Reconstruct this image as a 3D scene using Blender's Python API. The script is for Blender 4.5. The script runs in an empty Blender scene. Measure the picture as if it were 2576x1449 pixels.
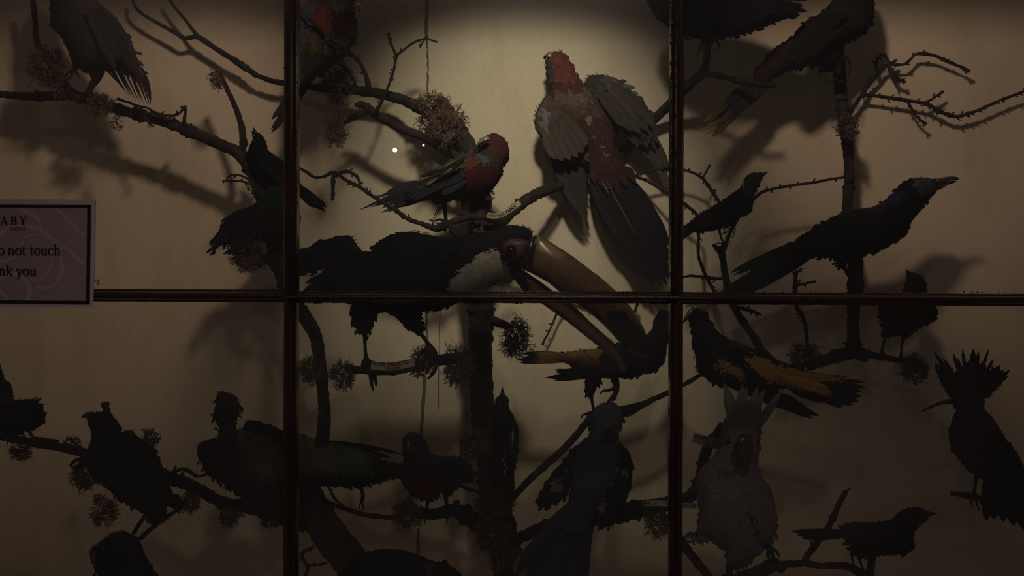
import bpy, math, random
import numpy as np
from mathutils import Vector, Matrix
from mathutils.geometry import delaunay_2d_cdt

F = 26.0/36.0*2576.0      # focal length in pixels
CZ = 1.40                 # camera height
WALL = 1.11               # distance of the backing board
GLASS = 0.75              # distance of the glazing
C = bpy.context.scene.collection
sc = bpy.context.scene

def P(x, y, d):
    return Vector(((x-1288.0)/F*d, d, CZ+(724.5-y)/F*d))

# ------------------------------------------------------------ materials
def new_mat(name):
    m = bpy.data.materials.new(name); m.use_nodes = True
    nt = m.node_tree; b = nt.nodes['Principled BSDF']
    return m, nt, b
def N(nt, t, **kw):
    n = nt.nodes.new(t)
    for k, v in kw.items():
        if k in n.inputs.keys(): n.inputs[k].default_value = v
        else: setattr(n, k, v)
    return n
def noise(nt, scale, detail=4, rough=0.55, vec=None, sc3=None):
    n = nt.nodes.new('ShaderNodeTexNoise')
    n.inputs['Scale'].default_value = scale
    n.inputs['Detail'].default_value = detail
    n.inputs['Roughness'].default_value = rough
    tc = nt.nodes.new('ShaderNodeTexCoord')
    src = tc.outputs['Object']
    if sc3:
        mp = nt.nodes.new('ShaderNodeMapping'); mp.inputs['Scale'].default_value = sc3
        nt.links.new(src, mp.inputs['Vector']); src = mp.outputs['Vector']
    nt.links.new(src, n.inputs['Vector'])
    return n
def ramp(nt, src, stops):
    r = nt.nodes.new('ShaderNodeValToRGB')
    e = r.color_ramp.elements
    while len(e) < len(stops): e.new(0.5)
    for i, (p, c) in enumerate(stops):
        e[i].position = p; e[i].color = (c[0], c[1], c[2], 1) if len(c) == 3 else c
    nt.links.new(src, r.inputs['Fac'])
    return r
def bump(nt, b, src, strength, dist):
    bp = nt.nodes.new('ShaderNodeBump')
    bp.inputs['Strength'].default_value = strength; bp.inputs['Distance'].default_value = dist
    nt.links.new(src, bp.inputs['Height']); nt.links.new(bp.outputs['Normal'], b.inputs['Normal'])

def vcol_mat(name, rough, spec, nscale, namp, bstr=0.4, bdist=0.0006, coat=0.0):
    m, nt, b = new_mat(name)
    at = nt.nodes.new('ShaderNodeAttribute'); at.attribute_name = 'Col'
    nz = noise(nt, nscale, 5, 0.6)
    r = ramp(nt, nz.outputs['Fac'], [(0.3, (1-namp,)*3), (0.7, (1+namp,)*3)])
    r.color_ramp.elements[1].color = (1, 1, 1, 1)
    mx = nt.nodes.new('ShaderNodeMix'); mx.data_type = 'RGBA'; mx.blend_type = 'MULTIPLY'
    mx.inputs[0].default_value = 1
    nt.links.new(at.outputs['Color'], mx.inputs[6]); nt.links.new(r.outputs['Color'], mx.inputs[7])
    nt.links.new(mx.outputs[2], b.inputs['Base Color'])
    b.inputs['Roughness'].default_value = rough
    b.inputs['Specular IOR Level'].default_value = spec
    b.inputs['Coat Weight'].default_value = coat
    b.inputs['Coat Roughness'].default_value = 0.25
    bump(nt, b, nz.outputs['Fac'], bstr, bdist)
    return m
M = {}
M['feather'] = vcol_mat('feather', 0.8, 0.08, 900, 0.35)
M['horn'] = vcol_mat('horn', 0.27, 0.5, 220, 0.3, 0.2, 0.0005, 0.2)
M['skin'] = vcol_mat('leg_skin', 0.6, 0.15, 1500, 0.4, 0.6, 0.0004)
M['bare_skin'] = vcol_mat('bare_wrinkled_skin', 0.38, 0.4, 420, 0.4, 0.9, 0.0014, 0.1)
M['eye'] = vcol_mat('glass_eye', 0.06, 0.7, 50, 0.0, 0)
def bark_mat():
    m, nt, b = new_mat('bark')
    nz = noise(nt, 60, 6, 0.65, sc3=(1, 1, 0.5))
    r = ramp(nt, nz.outputs['Fac'], [(0.3, (0.012, 0.008, 0.005)), (0.52, (0.034, 0.024, 0.015)), (0.78, (0.085, 0.062, 0.040))])
    nt.links.new(r.outputs['Color'], b.inputs['Base Color'])
    n2 = noise(nt, 230, 6, 0.75, sc3=(1.3, 1.3, .7))
    bump(nt, b, n2.outputs['Fac'], 1.0, 0.0035)
    b.inputs['Roughness'].default_value = 0.75; b.inputs['Specular IOR Level'].default_value = 0.25
    return m
M['bark'] = bark_mat()
def lichen_mat():
    m, nt, b = new_mat('lichen')
    nz = noise(nt, 120, 3)
    r = ramp(nt, nz.outputs['Fac'], [(0.3, (0.042, 0.024, 0.014)), (0.7, (0.15, 0.092, 0.055))])
    nt.links.new(r.outputs['Color'], b.inputs['Base Color'])
    b.inputs['Roughness'].default_value = 0.9; b.inputs['Specular IOR Level'].default_value = 0.15
    return m
M['lichen'] = lichen_mat()
def wall_mat():
    m, nt, b = new_mat('painted_board')
    n1 = noise(nt, 2.2, 5, 0.6)
    r1 = ramp(nt, n1.outputs['Fac'], [(0.3, (0.60, 0.485, 0.315)), (0.7, (0.70, 0.575, 0.39))])
    n2 = noise(nt, 9, 6, 0.7, sc3=(1, 1, 0.35))
    r2 = ramp(nt, n2.outputs['Fac'], [(0.32, (0.86, 0.84, 0.80)), (0.5, (1, 1, 1))])
    n3 = noise(nt, 420, 3, 0.7)
    r3 = ramp(nt, n3.outputs['Fac'], [(0.25, (0.9, 0.88, 0.86)), (0.6, (1, 1, 1))])
    def mul(a, c):
        mx = nt.nodes.new('ShaderNodeMix'); mx.data_type = 'RGBA'; mx.blend_type = 'MULTIPLY'; mx.inputs[0].default_value = 1
        nt.links.new(a, mx.inputs[6]); nt.links.new(c, mx.inputs[7]); return mx.outputs[2]
    nt.links.new(mul(mul(r1.outputs['Color'], r2.outputs['Color']), r3.outputs['Color']), b.inputs['Base Color'])
    bump(nt, b, n3.outputs['Fac'], 0.15, 0.0006)
    b.inputs['Roughness'].default_value = 0.85; b.inputs['Specular IOR Level'].default_value = 0.2
    return m
M['wall'] = wall_mat()
def wood_mat():
    m, nt, b = new_mat('dark_mahogany')
    nz = noise(nt, 30, 6, 0.6, sc3=(6, 6, 0.6))
    r = ramp(nt, nz.outputs['Fac'], [(0.3, (0.016, 0.0075, 0.006)), (0.7, (0.052, 0.021, 0.016))])
    nt.links.new(r.outputs['Color'], b.inputs['Base Color'])
    n2 = noise(nt, 500, 4, 0.7)
    bump(nt, b, n2.outputs['Fac'], 0.35, 0.0006)
    b.inputs['Roughness'].default_value = 0.22; b.inputs['Specular IOR Level'].default_value = 0.6
    return m
M['wood'] = wood_mat()
def flat(name, col, rough=0.8, spec=0.2, metal=0):
    m, nt, b = new_mat(name)
    nz = noise(nt, 90, 3)
    r = ramp(nt, nz.outputs['Fac'], [(0.2, tuple(c*0.9 for c in col)), (0.8, tuple(min(1, c*1.08) for c in col))])
    nt.links.new(r.outputs['Color'], b.inputs['Base Color'])
    b.inputs['Roughness'].default_value = rough; b.inputs['Specular IOR Level'].default_value = spec
    b.inputs['Metallic'].default_value = metal
    return m
M['putty'] = flat('brown_putty', (0.05, 0.03, 0.02), 0.25, 0.6)
M['black'] = flat('case_side_black', (0.02, 0.016, 0.013))
M['paper'] = flat('white_card', (0.80, 0.68, 0.66))
M['mauve'] = flat('mauve_print', (0.52, 0.37, 0.37))
M['mauve_lt'] = flat('pale_mauve_print', (0.64, 0.47, 0.46))
M['ink'] = flat('dark_ink', (0.05, 0.03, 0.035))
M['label'] = flat('aged_label_paper', (0.42, 0.33, 0.20))
M['brownink'] = flat('brown_ink', (0.035, 0.018, 0.01))
M['steel'] = flat('steel', (0.7, 0.68, 0.66), 0.25, 0.5, 1)
M['seam'] = flat('seam_dark', (0.16, 0.13, 0.09))

# ------------------------------------------------------------ mesh builder
class MB:
    def __init__(s): s.v = []; s.f = []; s.c = []
    def add(s, vs, fs, cols):
        o = len(s.v); s.v.extend(vs)
        s.f.extend([tuple(i+o for i in f) for f in fs])
        if len(cols) == 3 and not hasattr(cols[0], '__len__'): cols = [cols]*len(vs)
        s.c.extend(cols)
    def build(s, name, mat, parent=None, smooth=True, label=None):
        me = bpy.data.meshes.new(name)
        off = parent_world(parent)
        me.from_pydata([tuple(Vector(v)-off) for v in s.v], [], s.f)
        if s.c:
            a = me.color_attributes.new('Col', 'FLOAT_COLOR', 'POINT')
            arr = np.ones((len(s.v), 4), dtype=np.float32); arr[:, :3] = np.array(s.c, dtype=np.float32)
            a.data.foreach_set('color', arr.ravel())
        me.materials.append(M[mat])
        if smooth: me.polygons.foreach_set('use_smooth', [True]*len(me.polygons))
        me.update()
        o = bpy.data.objects.new(name, me); C.objects.link(o)
        if parent: o.parent = parent
        if label: o['label'] = label
        return o
def parent_world(p):
    v = Vector((0, 0, 0))
    while p: v = v+p.location; p = p.parent
    return v
def thing(name, label, cat, loc, group=None):
    o = bpy.data.objects.new(name, None); C.objects.link(o); o.location = loc
    o.empty_display_size = 0.02
    o['label'] = label; o['category'] = cat
    if group: o['group'] = group
    return o

def catmull(pts, step, closed=False):
    """pts: tuples; returns resampled list of tuples (first two comps are px)"""
    p = np.array(pts, float); n = len(p); out = []
    rng = range(n) if closed else range(n-1)
    for i in rng:
        if closed: a, b, c, d = p[(i-1) % n], p[i], p[(i+1) % n], p[(i+2) % n]
        else: a, b, c, d = p[max(i-1, 0)], p[i], p[i+1], p[min(i+2, n-1)]
        L = np.linalg.norm((c-b)[:2]); k = max(1, int(round(L/step)))
        for j in range(k):
            t = j/k
            q = 0.5*((2*b)+(c-a)*t+(2*a-5*b+4*c-d)*t*t+(3*b-a-3*c+d)*t**3)
            out.append(q)
    if not closed: out.append(p[-1])
    return out

# tube: pts (x, y, r, depth) in pixels / metres depth
def tube(mb, pts, sides=10, step=8, rough=0.0, col=(0.1, 0.1, 0.1), seed=0, cap=True, knots=0.0, raw=False):
    rnd = random.Random(seed)
    q = pts if raw else catmull(pts, step)
    q = [tuple(a) for a in q]
    W = [P(a[0], a[1], a[3]) for a in q]
    R = [max(a[2], 0.4)*a[3]/F for a in q]
    n = len(W); T = []
    for i in range(n):
        t = W[min(i+1, n-1)]-W[max(i-1, 0)]
        T.append(t.normalized() if t.length > 1e-9 else Vector((0, 0, 1)))
    up = Vector((0, 1, 0)); u = up-T[0]*up.dot(T[0])
    if u.length < 1e-4: u = Vector((1, 0, 0))-T[0]*T[0].x
    u.normalize(); vs = []; fs = []
    kk = 1.0
    for i in range(n):
        u = u-T[i]*u.dot(T[i]); u.normalize(); w = T[i].cross(u)
        if rnd.random() < knots: kk = 1.0+rnd.uniform(0.15, 0.45)
        else: kk = 1+(kk-1)*0.3
        for j in range(sides):
            a = 2*math.pi*j/sides
            r = R[i]*kk*(1+rnd.uniform(-rough, rough))
            vs.append(W[i]+(u*math.cos(a)+w*math.sin(a))*r)
    for i in range(n-1):
        for j in range(sides):
            k = (j+1) % sides
            fs.append((i*sides+j, i*sides+k, (i+1)*sides+k, (i+1)*sides+j))
    if cap:
        vs.append(W[0]-T[0]*R[0]*0.4); vs.append(W[-1]+T[-1]*R[-1]*0.4)
        a, b = len(vs)-2, len(vs)-1
        for j in range(sides):
            k = (j+1) % sides
            fs.append((a, k, j)); fs.append((b, (n-1)*sides+j, (n-1)*sides+k))
    mb.add(vs, fs, col)

# ------------------------------------------------------------ soft solid grown from an outline
def in_poly(poly, X, Y):
    inside = np.zeros(X.shape, bool); n = len(poly)
    for i in range(n):
        x0, y0 = poly[i][0], poly[i][1]; x1, y1 = poly[(i+1) % n][0], poly[(i+1) % n][1]
        if y0 == y1: continue
        c = ((y0 > Y) != (y1 > Y)) & (X < (x1-x0)*(Y-y0)/(y1-y0)+x0)
        inside ^= c
    return inside
class Puff:
    """rounded volume over an outline: h(x,y) in pixels = half thickness"""
    def __init__(s, outline, d, k=0.8, tilt=(0, 0), step=6, jit=0.6, seed=0, smooth=True):
        rnd = random.Random(seed)
        o = catmull(outline, step, True) if smooth else [np.array(a, float) for a in outline]
        s.out = [(a[0]+rnd.gauss(0, jit), a[1]+rnd.gauss(0, jit)) for a in o]
        s.d = d; s.k = k; s.tilt = tilt; s.seed = seed; s.step = step
        xs = [a[0] for a in s.out]; ys = [a[1] for a in s.out]
        s.cx = (min(xs)+max(xs))/2; s.cy = (min(ys)+max(ys))/2
        g = s.g = max(2.0, min(5.0, max(max(xs)-min(xs), max(ys)-min(ys))/90))
        s.x0 = min(xs)-3*g; s.y0 = min(ys)-3*g
        nx = int((max(xs)-s.x0)/g)+4; ny = int((max(ys)-s.y0)/g)+4
        Y, X = np.mgrid[0:ny, 0:nx]; X = X*g+s.x0; Y = Y*g+s.y0
        m = in_poly(s.out, X, Y); s.mask = m
        u = np.zeros(m.shape)
        for it in range(900):
            v = np.zeros_like(u)
            v[1:-1, 1:-1] = (u[:-2, 1:-1]+u[2:, 1:-1]+u[1:-1, :-2]+u[1:-1, 2:])/4+g*g
            v[~m] = 0
            u = u+1.0*(v-u)
        s.H = np.sqrt(u)*0.85
    def h(s, x, y):
        fx = (x-s.x0)/s.g; fy = (y-s.y0)/s.g
        ix = int(fx); iy = int(fy)
        if ix < 0 or iy < 0 or ix >= s.H.shape[1]-1 or iy >= s.H.shape[0]-1: return 0.0
        a = fx-ix; b = fy-iy; H = s.H
        return (H[iy, ix]*(1-a)+H[iy, ix+1]*a)*(1-b)+(H[iy+1, ix]*(1-a)+H[iy+1, ix+1]*a)*b
    def dc(s, x, y): return s.d+s.tilt[0]*(x-s.cx)/1000+s.tilt[1]*(y-s.cy)/1000
    def front(s, x, y): return s.dc(x, y)-s.k*s.h(x, y)*s.d/F
    def mesh(s, mb, colf, sp=None):
        rnd = random.Random(s.seed+5)
        sp = sp or max(5, s.step*1.15)
        pts = [Vector(a) for a in s.out]; nb = len(pts)
        H = s.H; Y, X = np.nonzero(s.mask)
        x0, x1 = s.x0, s.x0+H.shape[1]*s.g; y0, y1 = s.y0, s.y0+H.shape[0]*s.g
        y = y0; row = 0
        inner = []
        while y < y1:
            x = x0+(sp/2 if row % 2 else 0)
            while x < x1:
                inner.append((x+rnd.uniform(-.1, .1)*sp, y+rnd.uniform(-.1, .1)*sp)); x += sp
            y += sp*0.87; row += 1
        A = np.array(inner); ins = in_poly(s.out, A[:, 0], A[:, 1]); A = A[ins]
        B = np.array([[p.x, p.y] for p in pts])
        keep = [q for q in A if np.min(np.hypot(B[:, 0]-q[0], B[:, 1]-q[1])) > sp*0.55]
        allp = pts+[Vector((q[0], q[1])) for q in keep]
        r = delaunay_2d_cdt(allp, [], [list(range(nb))], 1, 1e-4)
        co, faces, orig = r[0], r[2], r[3]
        vs = []; cols = []; bset = set(); idxb = {}
        for i, p in enumerate(co):
            isb = any(k < nb for k in orig[i]) if orig[i] else False
            if isb: bset.add(i)
            hh = 0.0 if isb else max(s.h(p.x, p.y), 0.5)
            vs.append(P(p.x, p.y, s.dc(p.x, p.y)-s.k*hh*s.d/F)); cols.append(colf(p.x, p.y))
        n = len(co); back = {}
        for i, p in enumerate(co):
            if i in bset: back[i] = i
            else:
                back[i] = len(vs)
                vs.append(P(p.x, p.y, s.dc(p.x, p.y)+s.k*max(s.h(p.x, p.y), .5)*s.d/F)); cols.append(colf(p.x, p.y))
        fs = []
        for f in faces:
            fs.append(tuple(f)); fs.append(tuple(back[i] for i in reversed(f)))
        mb.add(vs, fs, cols)

def dir_field(flow):
    fl = [np.array(a, float) for a in flow]
    def f(x, y):
        p = np.array((x, y)); best = 1e18; bt = None
        for a, b in zip(fl[:-1], fl[1:]):
            ab = b-a; t = max(0, min(1, np.dot(p-a, ab)/np.dot(ab, ab)))
            dd = np.sum((a+ab*t-p)**2)
            if dd < best: best = dd; bt = ab/np.linalg.norm(ab)
        return bt
    return f
def colour_fn(base, patches, soft=5, seed=0):
    rnd = random.Random(seed)
    pp = [(c, [(a[0], a[1]) for a in poly]) for c, poly in patches]
    def f(x, y):
        x += rnd.gauss(0, soft); y += rnd.gauss(0, soft)
        c = base
        for cc, poly in pp:
            if in_poly(poly, np.array([x]), np.array([y]))[0]: c = cc
        return c
    return f
def flakes(mb, puff, colf, flow, L, W, n, lift=1.0, jitter=0.25, seed=1, edge=1.0, tipr=(.72, 1.0)):
    """small contour feathers lying over the surface"""
    rnd = random.Random(seed)
    Y, X = np.nonzero(puff.mask); df = dir_field(flow)
    if len(X) == 0: return
    m = puff.d/F
    def one(x, y, L, W, lf):
        t = df(x, y); a = rnd.gauss(0, jitter); ca, sa = math.cos(a), math.sin(a)
        t = (t[0]*ca-t[1]*sa, t[0]*sa+t[1]*ca); p = (-t[1], t[0])
        def pt(u, w, up):
            xx = x+t[0]*u+p[0]*w; yy = y+t[1]*u+p[1]*w
            h = puff.h(xx, yy)
            return P(xx, yy, puff.dc(xx, yy)-(puff.k*h+up)*m)
        vs = [pt(0, 0, -0.5), pt(L*.5, -W, lf*.3), pt(L*.5, 0, lf*.55+W*.12), pt(L*.5, W, lf*.3), pt(L*.85, -W*.6, lf*.5), pt(L*.85, W*.6, lf*.5), pt(L, 0, lf*.6)]
        fs = [(0, 2, 1), (0, 3, 2), (1, 2, 4), (2, 3, 5), (2, 6, 4), (2, 5, 6)]
        c = colf(x, y); j = rnd.uniform(0.8, 1.2)
        tj = rnd.uniform(*tipr); cb = tuple(v*j for v in c); ct = tuple(v*j*tj for v in c)
        mb.add(vs, fs, [cb, cb, cb, cb, ct, ct, ct])
    for i in range(n):
        k = rnd.randrange(len(X))
        x = puff.x0+(X[k]+rnd.random()-.5)*puff.g; y = puff.y0+(Y[k]+rnd.random()-.5)*puff.g
        s = rnd.uniform(.7, 1.25)
        one(x, y, L*s, W*s, lift*s)
    no = len(puff.out)
    for i in range(int(no*.7*edge)):
        a = puff.out[rnd.randrange(no)]
        t = df(*a); s = rnd.uniform(.35, .7)
        one(a[0]-t[0]*L*.8*s, a[1]-t[1]*L*.8*s, L*s, W*.33*s, lift*.4)
def fringe(mb, puff, colf, flow, L, n, seed=2, spread=0.5, wid=0.8, rng=None):
    """loose hair-like feather ends along the outline"""
    rnd = random.Random(seed); df = dir_field(flow); no = len(puff.out)
    for i in range(n):
        k = rnd.randrange(no); a = puff.out[k]; b = puff.out[(k+1) % no]
        if rng and not in_poly(rng, np.array([a[0]]), np.array([a[1]]))[0]: continue
        nx, ny = b[1]-a[1], a[0]-b[0]; q = math.hypot(nx, ny) or 1
        nx /= q; ny /= q
        if in_poly(puff.out, np.array([a[0]+nx*3]), np.array([a[1]+ny*3]))[0]: nx, ny = -nx, -ny
        t = df(*a); s = rnd.uniform(.4, 1); sp = rnd.uniform(0.1, spread)
        dx = t[0]+nx*sp; dy = t[1]+ny*sp; q = math.hypot(dx, dy); dx /= q; dy /= q
        c = colf(*a)
        x0, y0 = a[0]-nx*2, a[1]-ny*2; d = puff.dc(*a)+rnd.uniform(-4, 4)*puff.d/F
        l = L*s
        tube(mb, [(x0, y0, wid, d), (x0+dx*l*.5, y0+dy*l*.5, wid*.8, d), (x0+dx*l+t[0]*l*.1, y0+dy*l+t[1]*l*.1, .25, d)], 3, 99, 0, c, i, False, raw=True)

def blade(mb, a, b, w, col, bend=0.0, seg=7, tipc=None, roll=0.0, shape='round', rachis=None, ncut=0, seed=0):
    """a long feather: a, b = (x,y,depth); w half width px; lens section with a mid rib"""
    rnd = random.Random(seed*31+int(a[0]))
    ax, ay, ad = a; bx, by, bd = b
    dx, dy = bx-ax, by-ay; L = math.hypot(dx, dy); tx, ty = dx/L, dy/L; px, py = -ty, tx
    vs = []; cols = []; m = ad/F
    for i in range(seg+1):
        t = i/seg
        if shape == 'round': ww = w*min(1, 0.35+t*2.2)*math.sqrt(max(0.02, 1-max(0, (t-.72)/.28)**2))
        else: ww = w*min(1, 0.3+t*2.5)*(1-max(0, (t-.45)/.55)**1.5*.93)
        off = bend*math.sin(math.pi*t)
        # bend is perpendicular bow in px
        x = ax+dx*t+px*off; y = ay+dy*t+py*off; d = ad+(bd-ad)*t
        th = (0.3-0.15*t)*m
        jl = ww*(1+rnd.uniform(-.05, .05)); jr = ww*(1+rnd.uniform(-.05, .05))
        dd = roll*ww*m
        vs += [P(x-px*jl, y-py*jl, d-dd), P(x, y, d-th-ww*.025*m), P(x+px*jr, y+py*jr, d+dd), P(x, y, d+th*.4)]
        c = col if tipc is None or t < .72 else tipc
        q = tuple(v*.85 for v in c)
        rc = rachis or tuple(v*1.25 for v in c)
        cols += [q, rc, c, q]
    fs = []
    for i in range(seg):
        o = i*4; n = o+4
        for k in range(4):
            l = (k+1) % 4
            fs.append((o+k, n+k, n+l, o+l))
    fs.append((0, 1, 2, 3)); e = seg*4; fs.append((e+3, e+2, e+1, e))
    mb.add(vs, fs, cols)

def sphere(mb, x, y, d, r, col, n=10, sq=(1, 1)):
    R = r*d/F; c = P(x, y, d); vs = []; fs = []
    for i in range(n+1):
        th = math.pi*i/n
        for j in range(n*2):
            ph = math.pi*j/n
            vs.append(c+Vector((R*math.sin(th)*math.cos(ph)*sq[0], R*math.sin(th)*math.sin(ph), R*math.cos(th)*sq[1])))
    for i in range(n):
        for j in range(n*2):
            k = (j+1) % (n*2)
            fs.append((i*2*n+j, i*2*n+k, (i+1)*2*n+k, (i+1)*2*n+j))
    mb.add(vs, fs, col)

# ------------------------------------------------------------ bird kit
DARK = (0.022, 0.019, 0.017)
class Bird:
    def __init__(s, name, label, cat, outline, d, base=DARK, patches=(), flow=None, k=0.75, tilt=(0, 0), L=13, W=4, dens=1.0,
                 seed=1, soft=4, step=6, lift=.55, fr=8, frn=120, jit=0.25, group=None, tipr=(.72, 1.0)):
        xs = [a[0] for a in outline]; ys = [a[1] for a in outline]
        s.root = thing(name, label, cat, P((min(xs)+max(xs))/2, max(ys), d), group)
        s.puff = Puff(outline, d, k, tilt, step, 0.7, seed); s.d = d; s.seed = seed
        s.colf = colour_fn(base, patches, soft, seed)
        s.flow = flow
        mb = MB(); s.puff.mesh(mb, s.colf)
        area = s.puff.mask.sum()*s.puff.g**2
        flakes(mb, s.puff, s.colf, flow, L, W*.72, int(min(3600, area/(L*W*.38))*dens), lift, jit, seed, 1.0, tipr)
        if frn: fringe(mb, s.puff, s.colf, flow, fr, frn, seed)
        s.body = mb.build('body', 'feather', s.root, smooth=True)
        s.n = 0
    def part(s, name, outline, base, patches=(), k=0.5, dd=0.0, flow=None, L=12, W=4, mat='feather', fl=True, soft=3, lab=None, dens=1, tilt=(0, 0), step=5, jit=.5, parent=None, frn=0, d=None):
        s.n += 1
        p = Puff(outline, (d if d is not None else s.d)+dd, k, tilt, step, jit, s.seed+s.n)
        cf = colour_fn(base, patches, soft, s.seed+s.n)
        mb = MB(); p.mesh(mb, cf)
        if fl:
            area = p.mask.sum()*p.g**2
            flakes(mb, p, cf, flow or s.flow, L, W*.75, int(min(1500, area/(L*W*.45))*dens), .5, .2, s.seed+s.n)
        if frn: fringe(mb, p, cf, flow or s.flow, 9, frn, s.seed)
        o = mb.build(name, mat, parent or s.root, label=lab); o_p = p
        return o, p
    def beak(s, outline, col, k=0.6, dd=0.0, patches=(), name='beak', lab=None, step=4):
        return s.part(name, outline, col, patches, k, dd, mat='horn', fl=False, soft=1.2, lab=lab, step=step, jit=.15)[0]
    def eye(s, x, y, r, col=(0.008, 0.006, 0.005), ring=None):
        d = s.puff.front(x, y)
        mb = MB()
        if ring:
            q = [(x+r*1.35*math.cos(a*math.pi/8), y+r*1.35*math.sin(a*math.pi/8), r*.28, d) for a in range(17)]
            tube(mb, q, 6, 99, 0, ring, 0, False, raw=True)
        sphere(mb, x, y, d+r*.35*d/F, r, col)
        return mb.build('eye', 'eye', s.root)
    def feathers(s, name, items, col, dd=0.0, lab=None, shape='round', tip=None, vary=.2, roll=.07, parent=None, rachis=None):
        """items: (x0,y0,x1,y1,w[,bend[,ddtip]])"""
        rnd = random.Random(s.seed+77); mb = MB()
        for i, it in enumerate(items):
            x0, y0, x1, y1, w = it[:5]; be = it[5] if len(it) > 5 else 0; dt = it[6] if len(it) > 6 else 0
            j = 1+rnd.uniform(-vary, vary); c = tuple(v*j for v in col)
            a = (x0, y0, s.d+dd+i*.00025); b = (x1, y1, s.d+dd+dt+i*.00025)
            tc = tuple(v*j for v in tip) if tip else None
            blade(mb, a, b, w, c, be, 8, tc, roll, shape, rachis, 0, i)
        return mb.build(name, 'feather', parent or s.root, label=lab, smooth=False)
    def leg(s, pts, r, foot=None, col=(0.014, 0.011, 0.009), toes=(), dd=0.0, thigh=None, toer=None):
        """pts px list hip->ankle ; toes: list of px polylines"""
        mb = MB(); d = s.d+dd
        q = []
        for i, p in enumerate(pts):
            rr = p[2] if len(p) > 2 else r
            q.append((p[0], p[1], rr, p[3] if len(p) > 3 else d))
        tube(mb, q, 8, 5, .08, col, s.seed)
        lo = mb.build('leg', 'skin', s.root)
        if toes:
            mf = MB(); tr = toer or r*.75
            for i, t in enumerate(toes):
                n = len(t); e = q[-1][3]
                qq = [(p[0], p[1], tr*(1-.62*j/(n-1)), e-.004+.0022*i*(1 if j else 0)) for j, p in enumerate(t)]
                tube(mf, qq, 6, 4, .12, col, i)
            mf.build('foot', 'skin', lo)
        return lo

# ------------------------------------------------------------ branches and lichen
def limb(parent, pts, d=None, name='limb', seed=0, rough=.13, knots=.08, sides=12, step=7):
    q = [(p[0], p[1], p[2], p[3] if len(p) > 3 else d) for p in pts]
    mb = MB(); tube(mb, q, sides, step, rough, (0.1, 0.1, 0.1), seed, True, knots)
    return mb.build(name, 'bark', parent)
def twig(parent, pts, d, seed=0, buds=.5, name='twig', bs=1.5, extra=()):
    """thin budded twig; pts (x,y,r)"""
    rnd = random.Random(seed); q = [(p[0], p[1], p[2], p[3] if len(p) > 3 else d) for p in pts]
    mb = MB(); tube(mb, q, 7, 6, .15, (0.1, 0.1, 0.1), seed, True, .15)
    for e in extra:
        tube(mb, [(p[0], p[1], p[2], p[3] if len(p) > 3 else d) for p in e], 7, 6, .15, (0.1, 0.1, 0.1), seed, True, .15)
    for line in [q]+[[(p[0], p[1], p[2], p[3] if len(p) > 3 else d) for p in e] for e in extra]:
        r = catmull(line, 11)
        for a, b in zip(r[:-1], r[1:]):
            if rnd.random() > buds: continue
            tx, ty = b[0]-a[0], b[1]-a[1]; l = math.hypot(tx, ty) or 1; tx /= l; ty /= l
            sgn = rnd.choice((-1, 1)); px, py = -ty*sgn, tx*sgn
            R = a[2]; bl = R*.6+rnd.uniform(2.5, 5)*bs*.8
            x, y = a[0], a[1]
            tube(mb, [(x, y, R*.7, a[3]), (x+px*(R+bl*.4)+tx*bl*.3, y+py*(R+bl*.4)+ty*bl*.3, 1.5*bs, a[3]-.001), (x+px*(R+bl*.8)+tx*bl*.8, y+py*(R+bl*.8)+ty*bl*.8, .7*bs, a[3]-.001)], 5, 99, .1, (0.1,)*3, 0, True, raw=True)
    return mb.build(name, 'bark', parent)
def tuft(parent, cx, cy, rx, ry, d, seed=0, n=None, r0=1.25, curl=.3, core=.42, fine=1.0, ang=None):
    """a clump of curling lichen"""
    rnd = random.Random(seed); mb = MB()
    n = n or int(max(40, rx*ry/18.0))
    n = int(n*.8)
    mean = (rx+ry)/2; m = d/F
    sphere(mb, cx, cy, d, mean*core*.45, (0.1,)*3, 7, (rx/mean, ry/mean))
    def fil(x, y, z, dx, dy, dz, L, r, depth):
        k = 5; q = []; st = L/k
        cu = rnd.gauss(0, curl)
        for i in range(k+1):
            q.append((x, y, r*(1-.5*i/k), d+z*m))
            a = cu+rnd.gauss(0, .3); c, s_ = math.cos(a), math.sin(a)
            dx, dy = dx*c-dy*s_, dx*s_+dy*c
            x += dx*st; y += dy*st; z += dz*st
            if depth and i in (2, 3, 4) and rnd.random() < .85:
                aa = rnd.choice((-1, 1))*rnd.uniform(.6, 1.3); c2, s2 = math.cos(aa), math.sin(aa)
                fil(x, y, z, dx*c2-dy*s2, dx*s2+dy*c2, dz+rnd.gauss(0, .4), L*.38, r*.75, depth-1)
        tube(mb, q, 3, 99, .1, (0.1,)*3, 0, False, raw=True)
    for i in range(n):
        a = rnd.uniform(0, 2*math.pi) if ang is None else rnd.gauss(ang[0], ang[1])
        rr = math.sqrt(rnd.random())*core*1.15
        z = rnd.uniform(-.7, .7)
        x = cx+math.cos(a)*rx*rr; y = cy+math.sin(a)*ry*rr
        lx = rx*(1-rr)*rnd.uniform(.45, 1.0); ly = ry*(1-rr)*rnd.uniform(.45, 1.0)
        vx, vy = math.cos(a)*lx, math.sin(a)*ly; L = math.hypot(vx, vy) or 1
        j = rnd.gauss(0, .5); c, s_ = math.cos(j), math.sin(j); ux, uy = vx/L, vy/L
        fil(x, y, z*mean*.5, ux*c-uy*s_, ux*s_+uy*c, z*.6, L, r0*.95*rnd.uniform(.6, 1.2)*fine, 2)
    return mb.build('lichen_tuft', 'lichen', parent, smooth=False)
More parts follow.
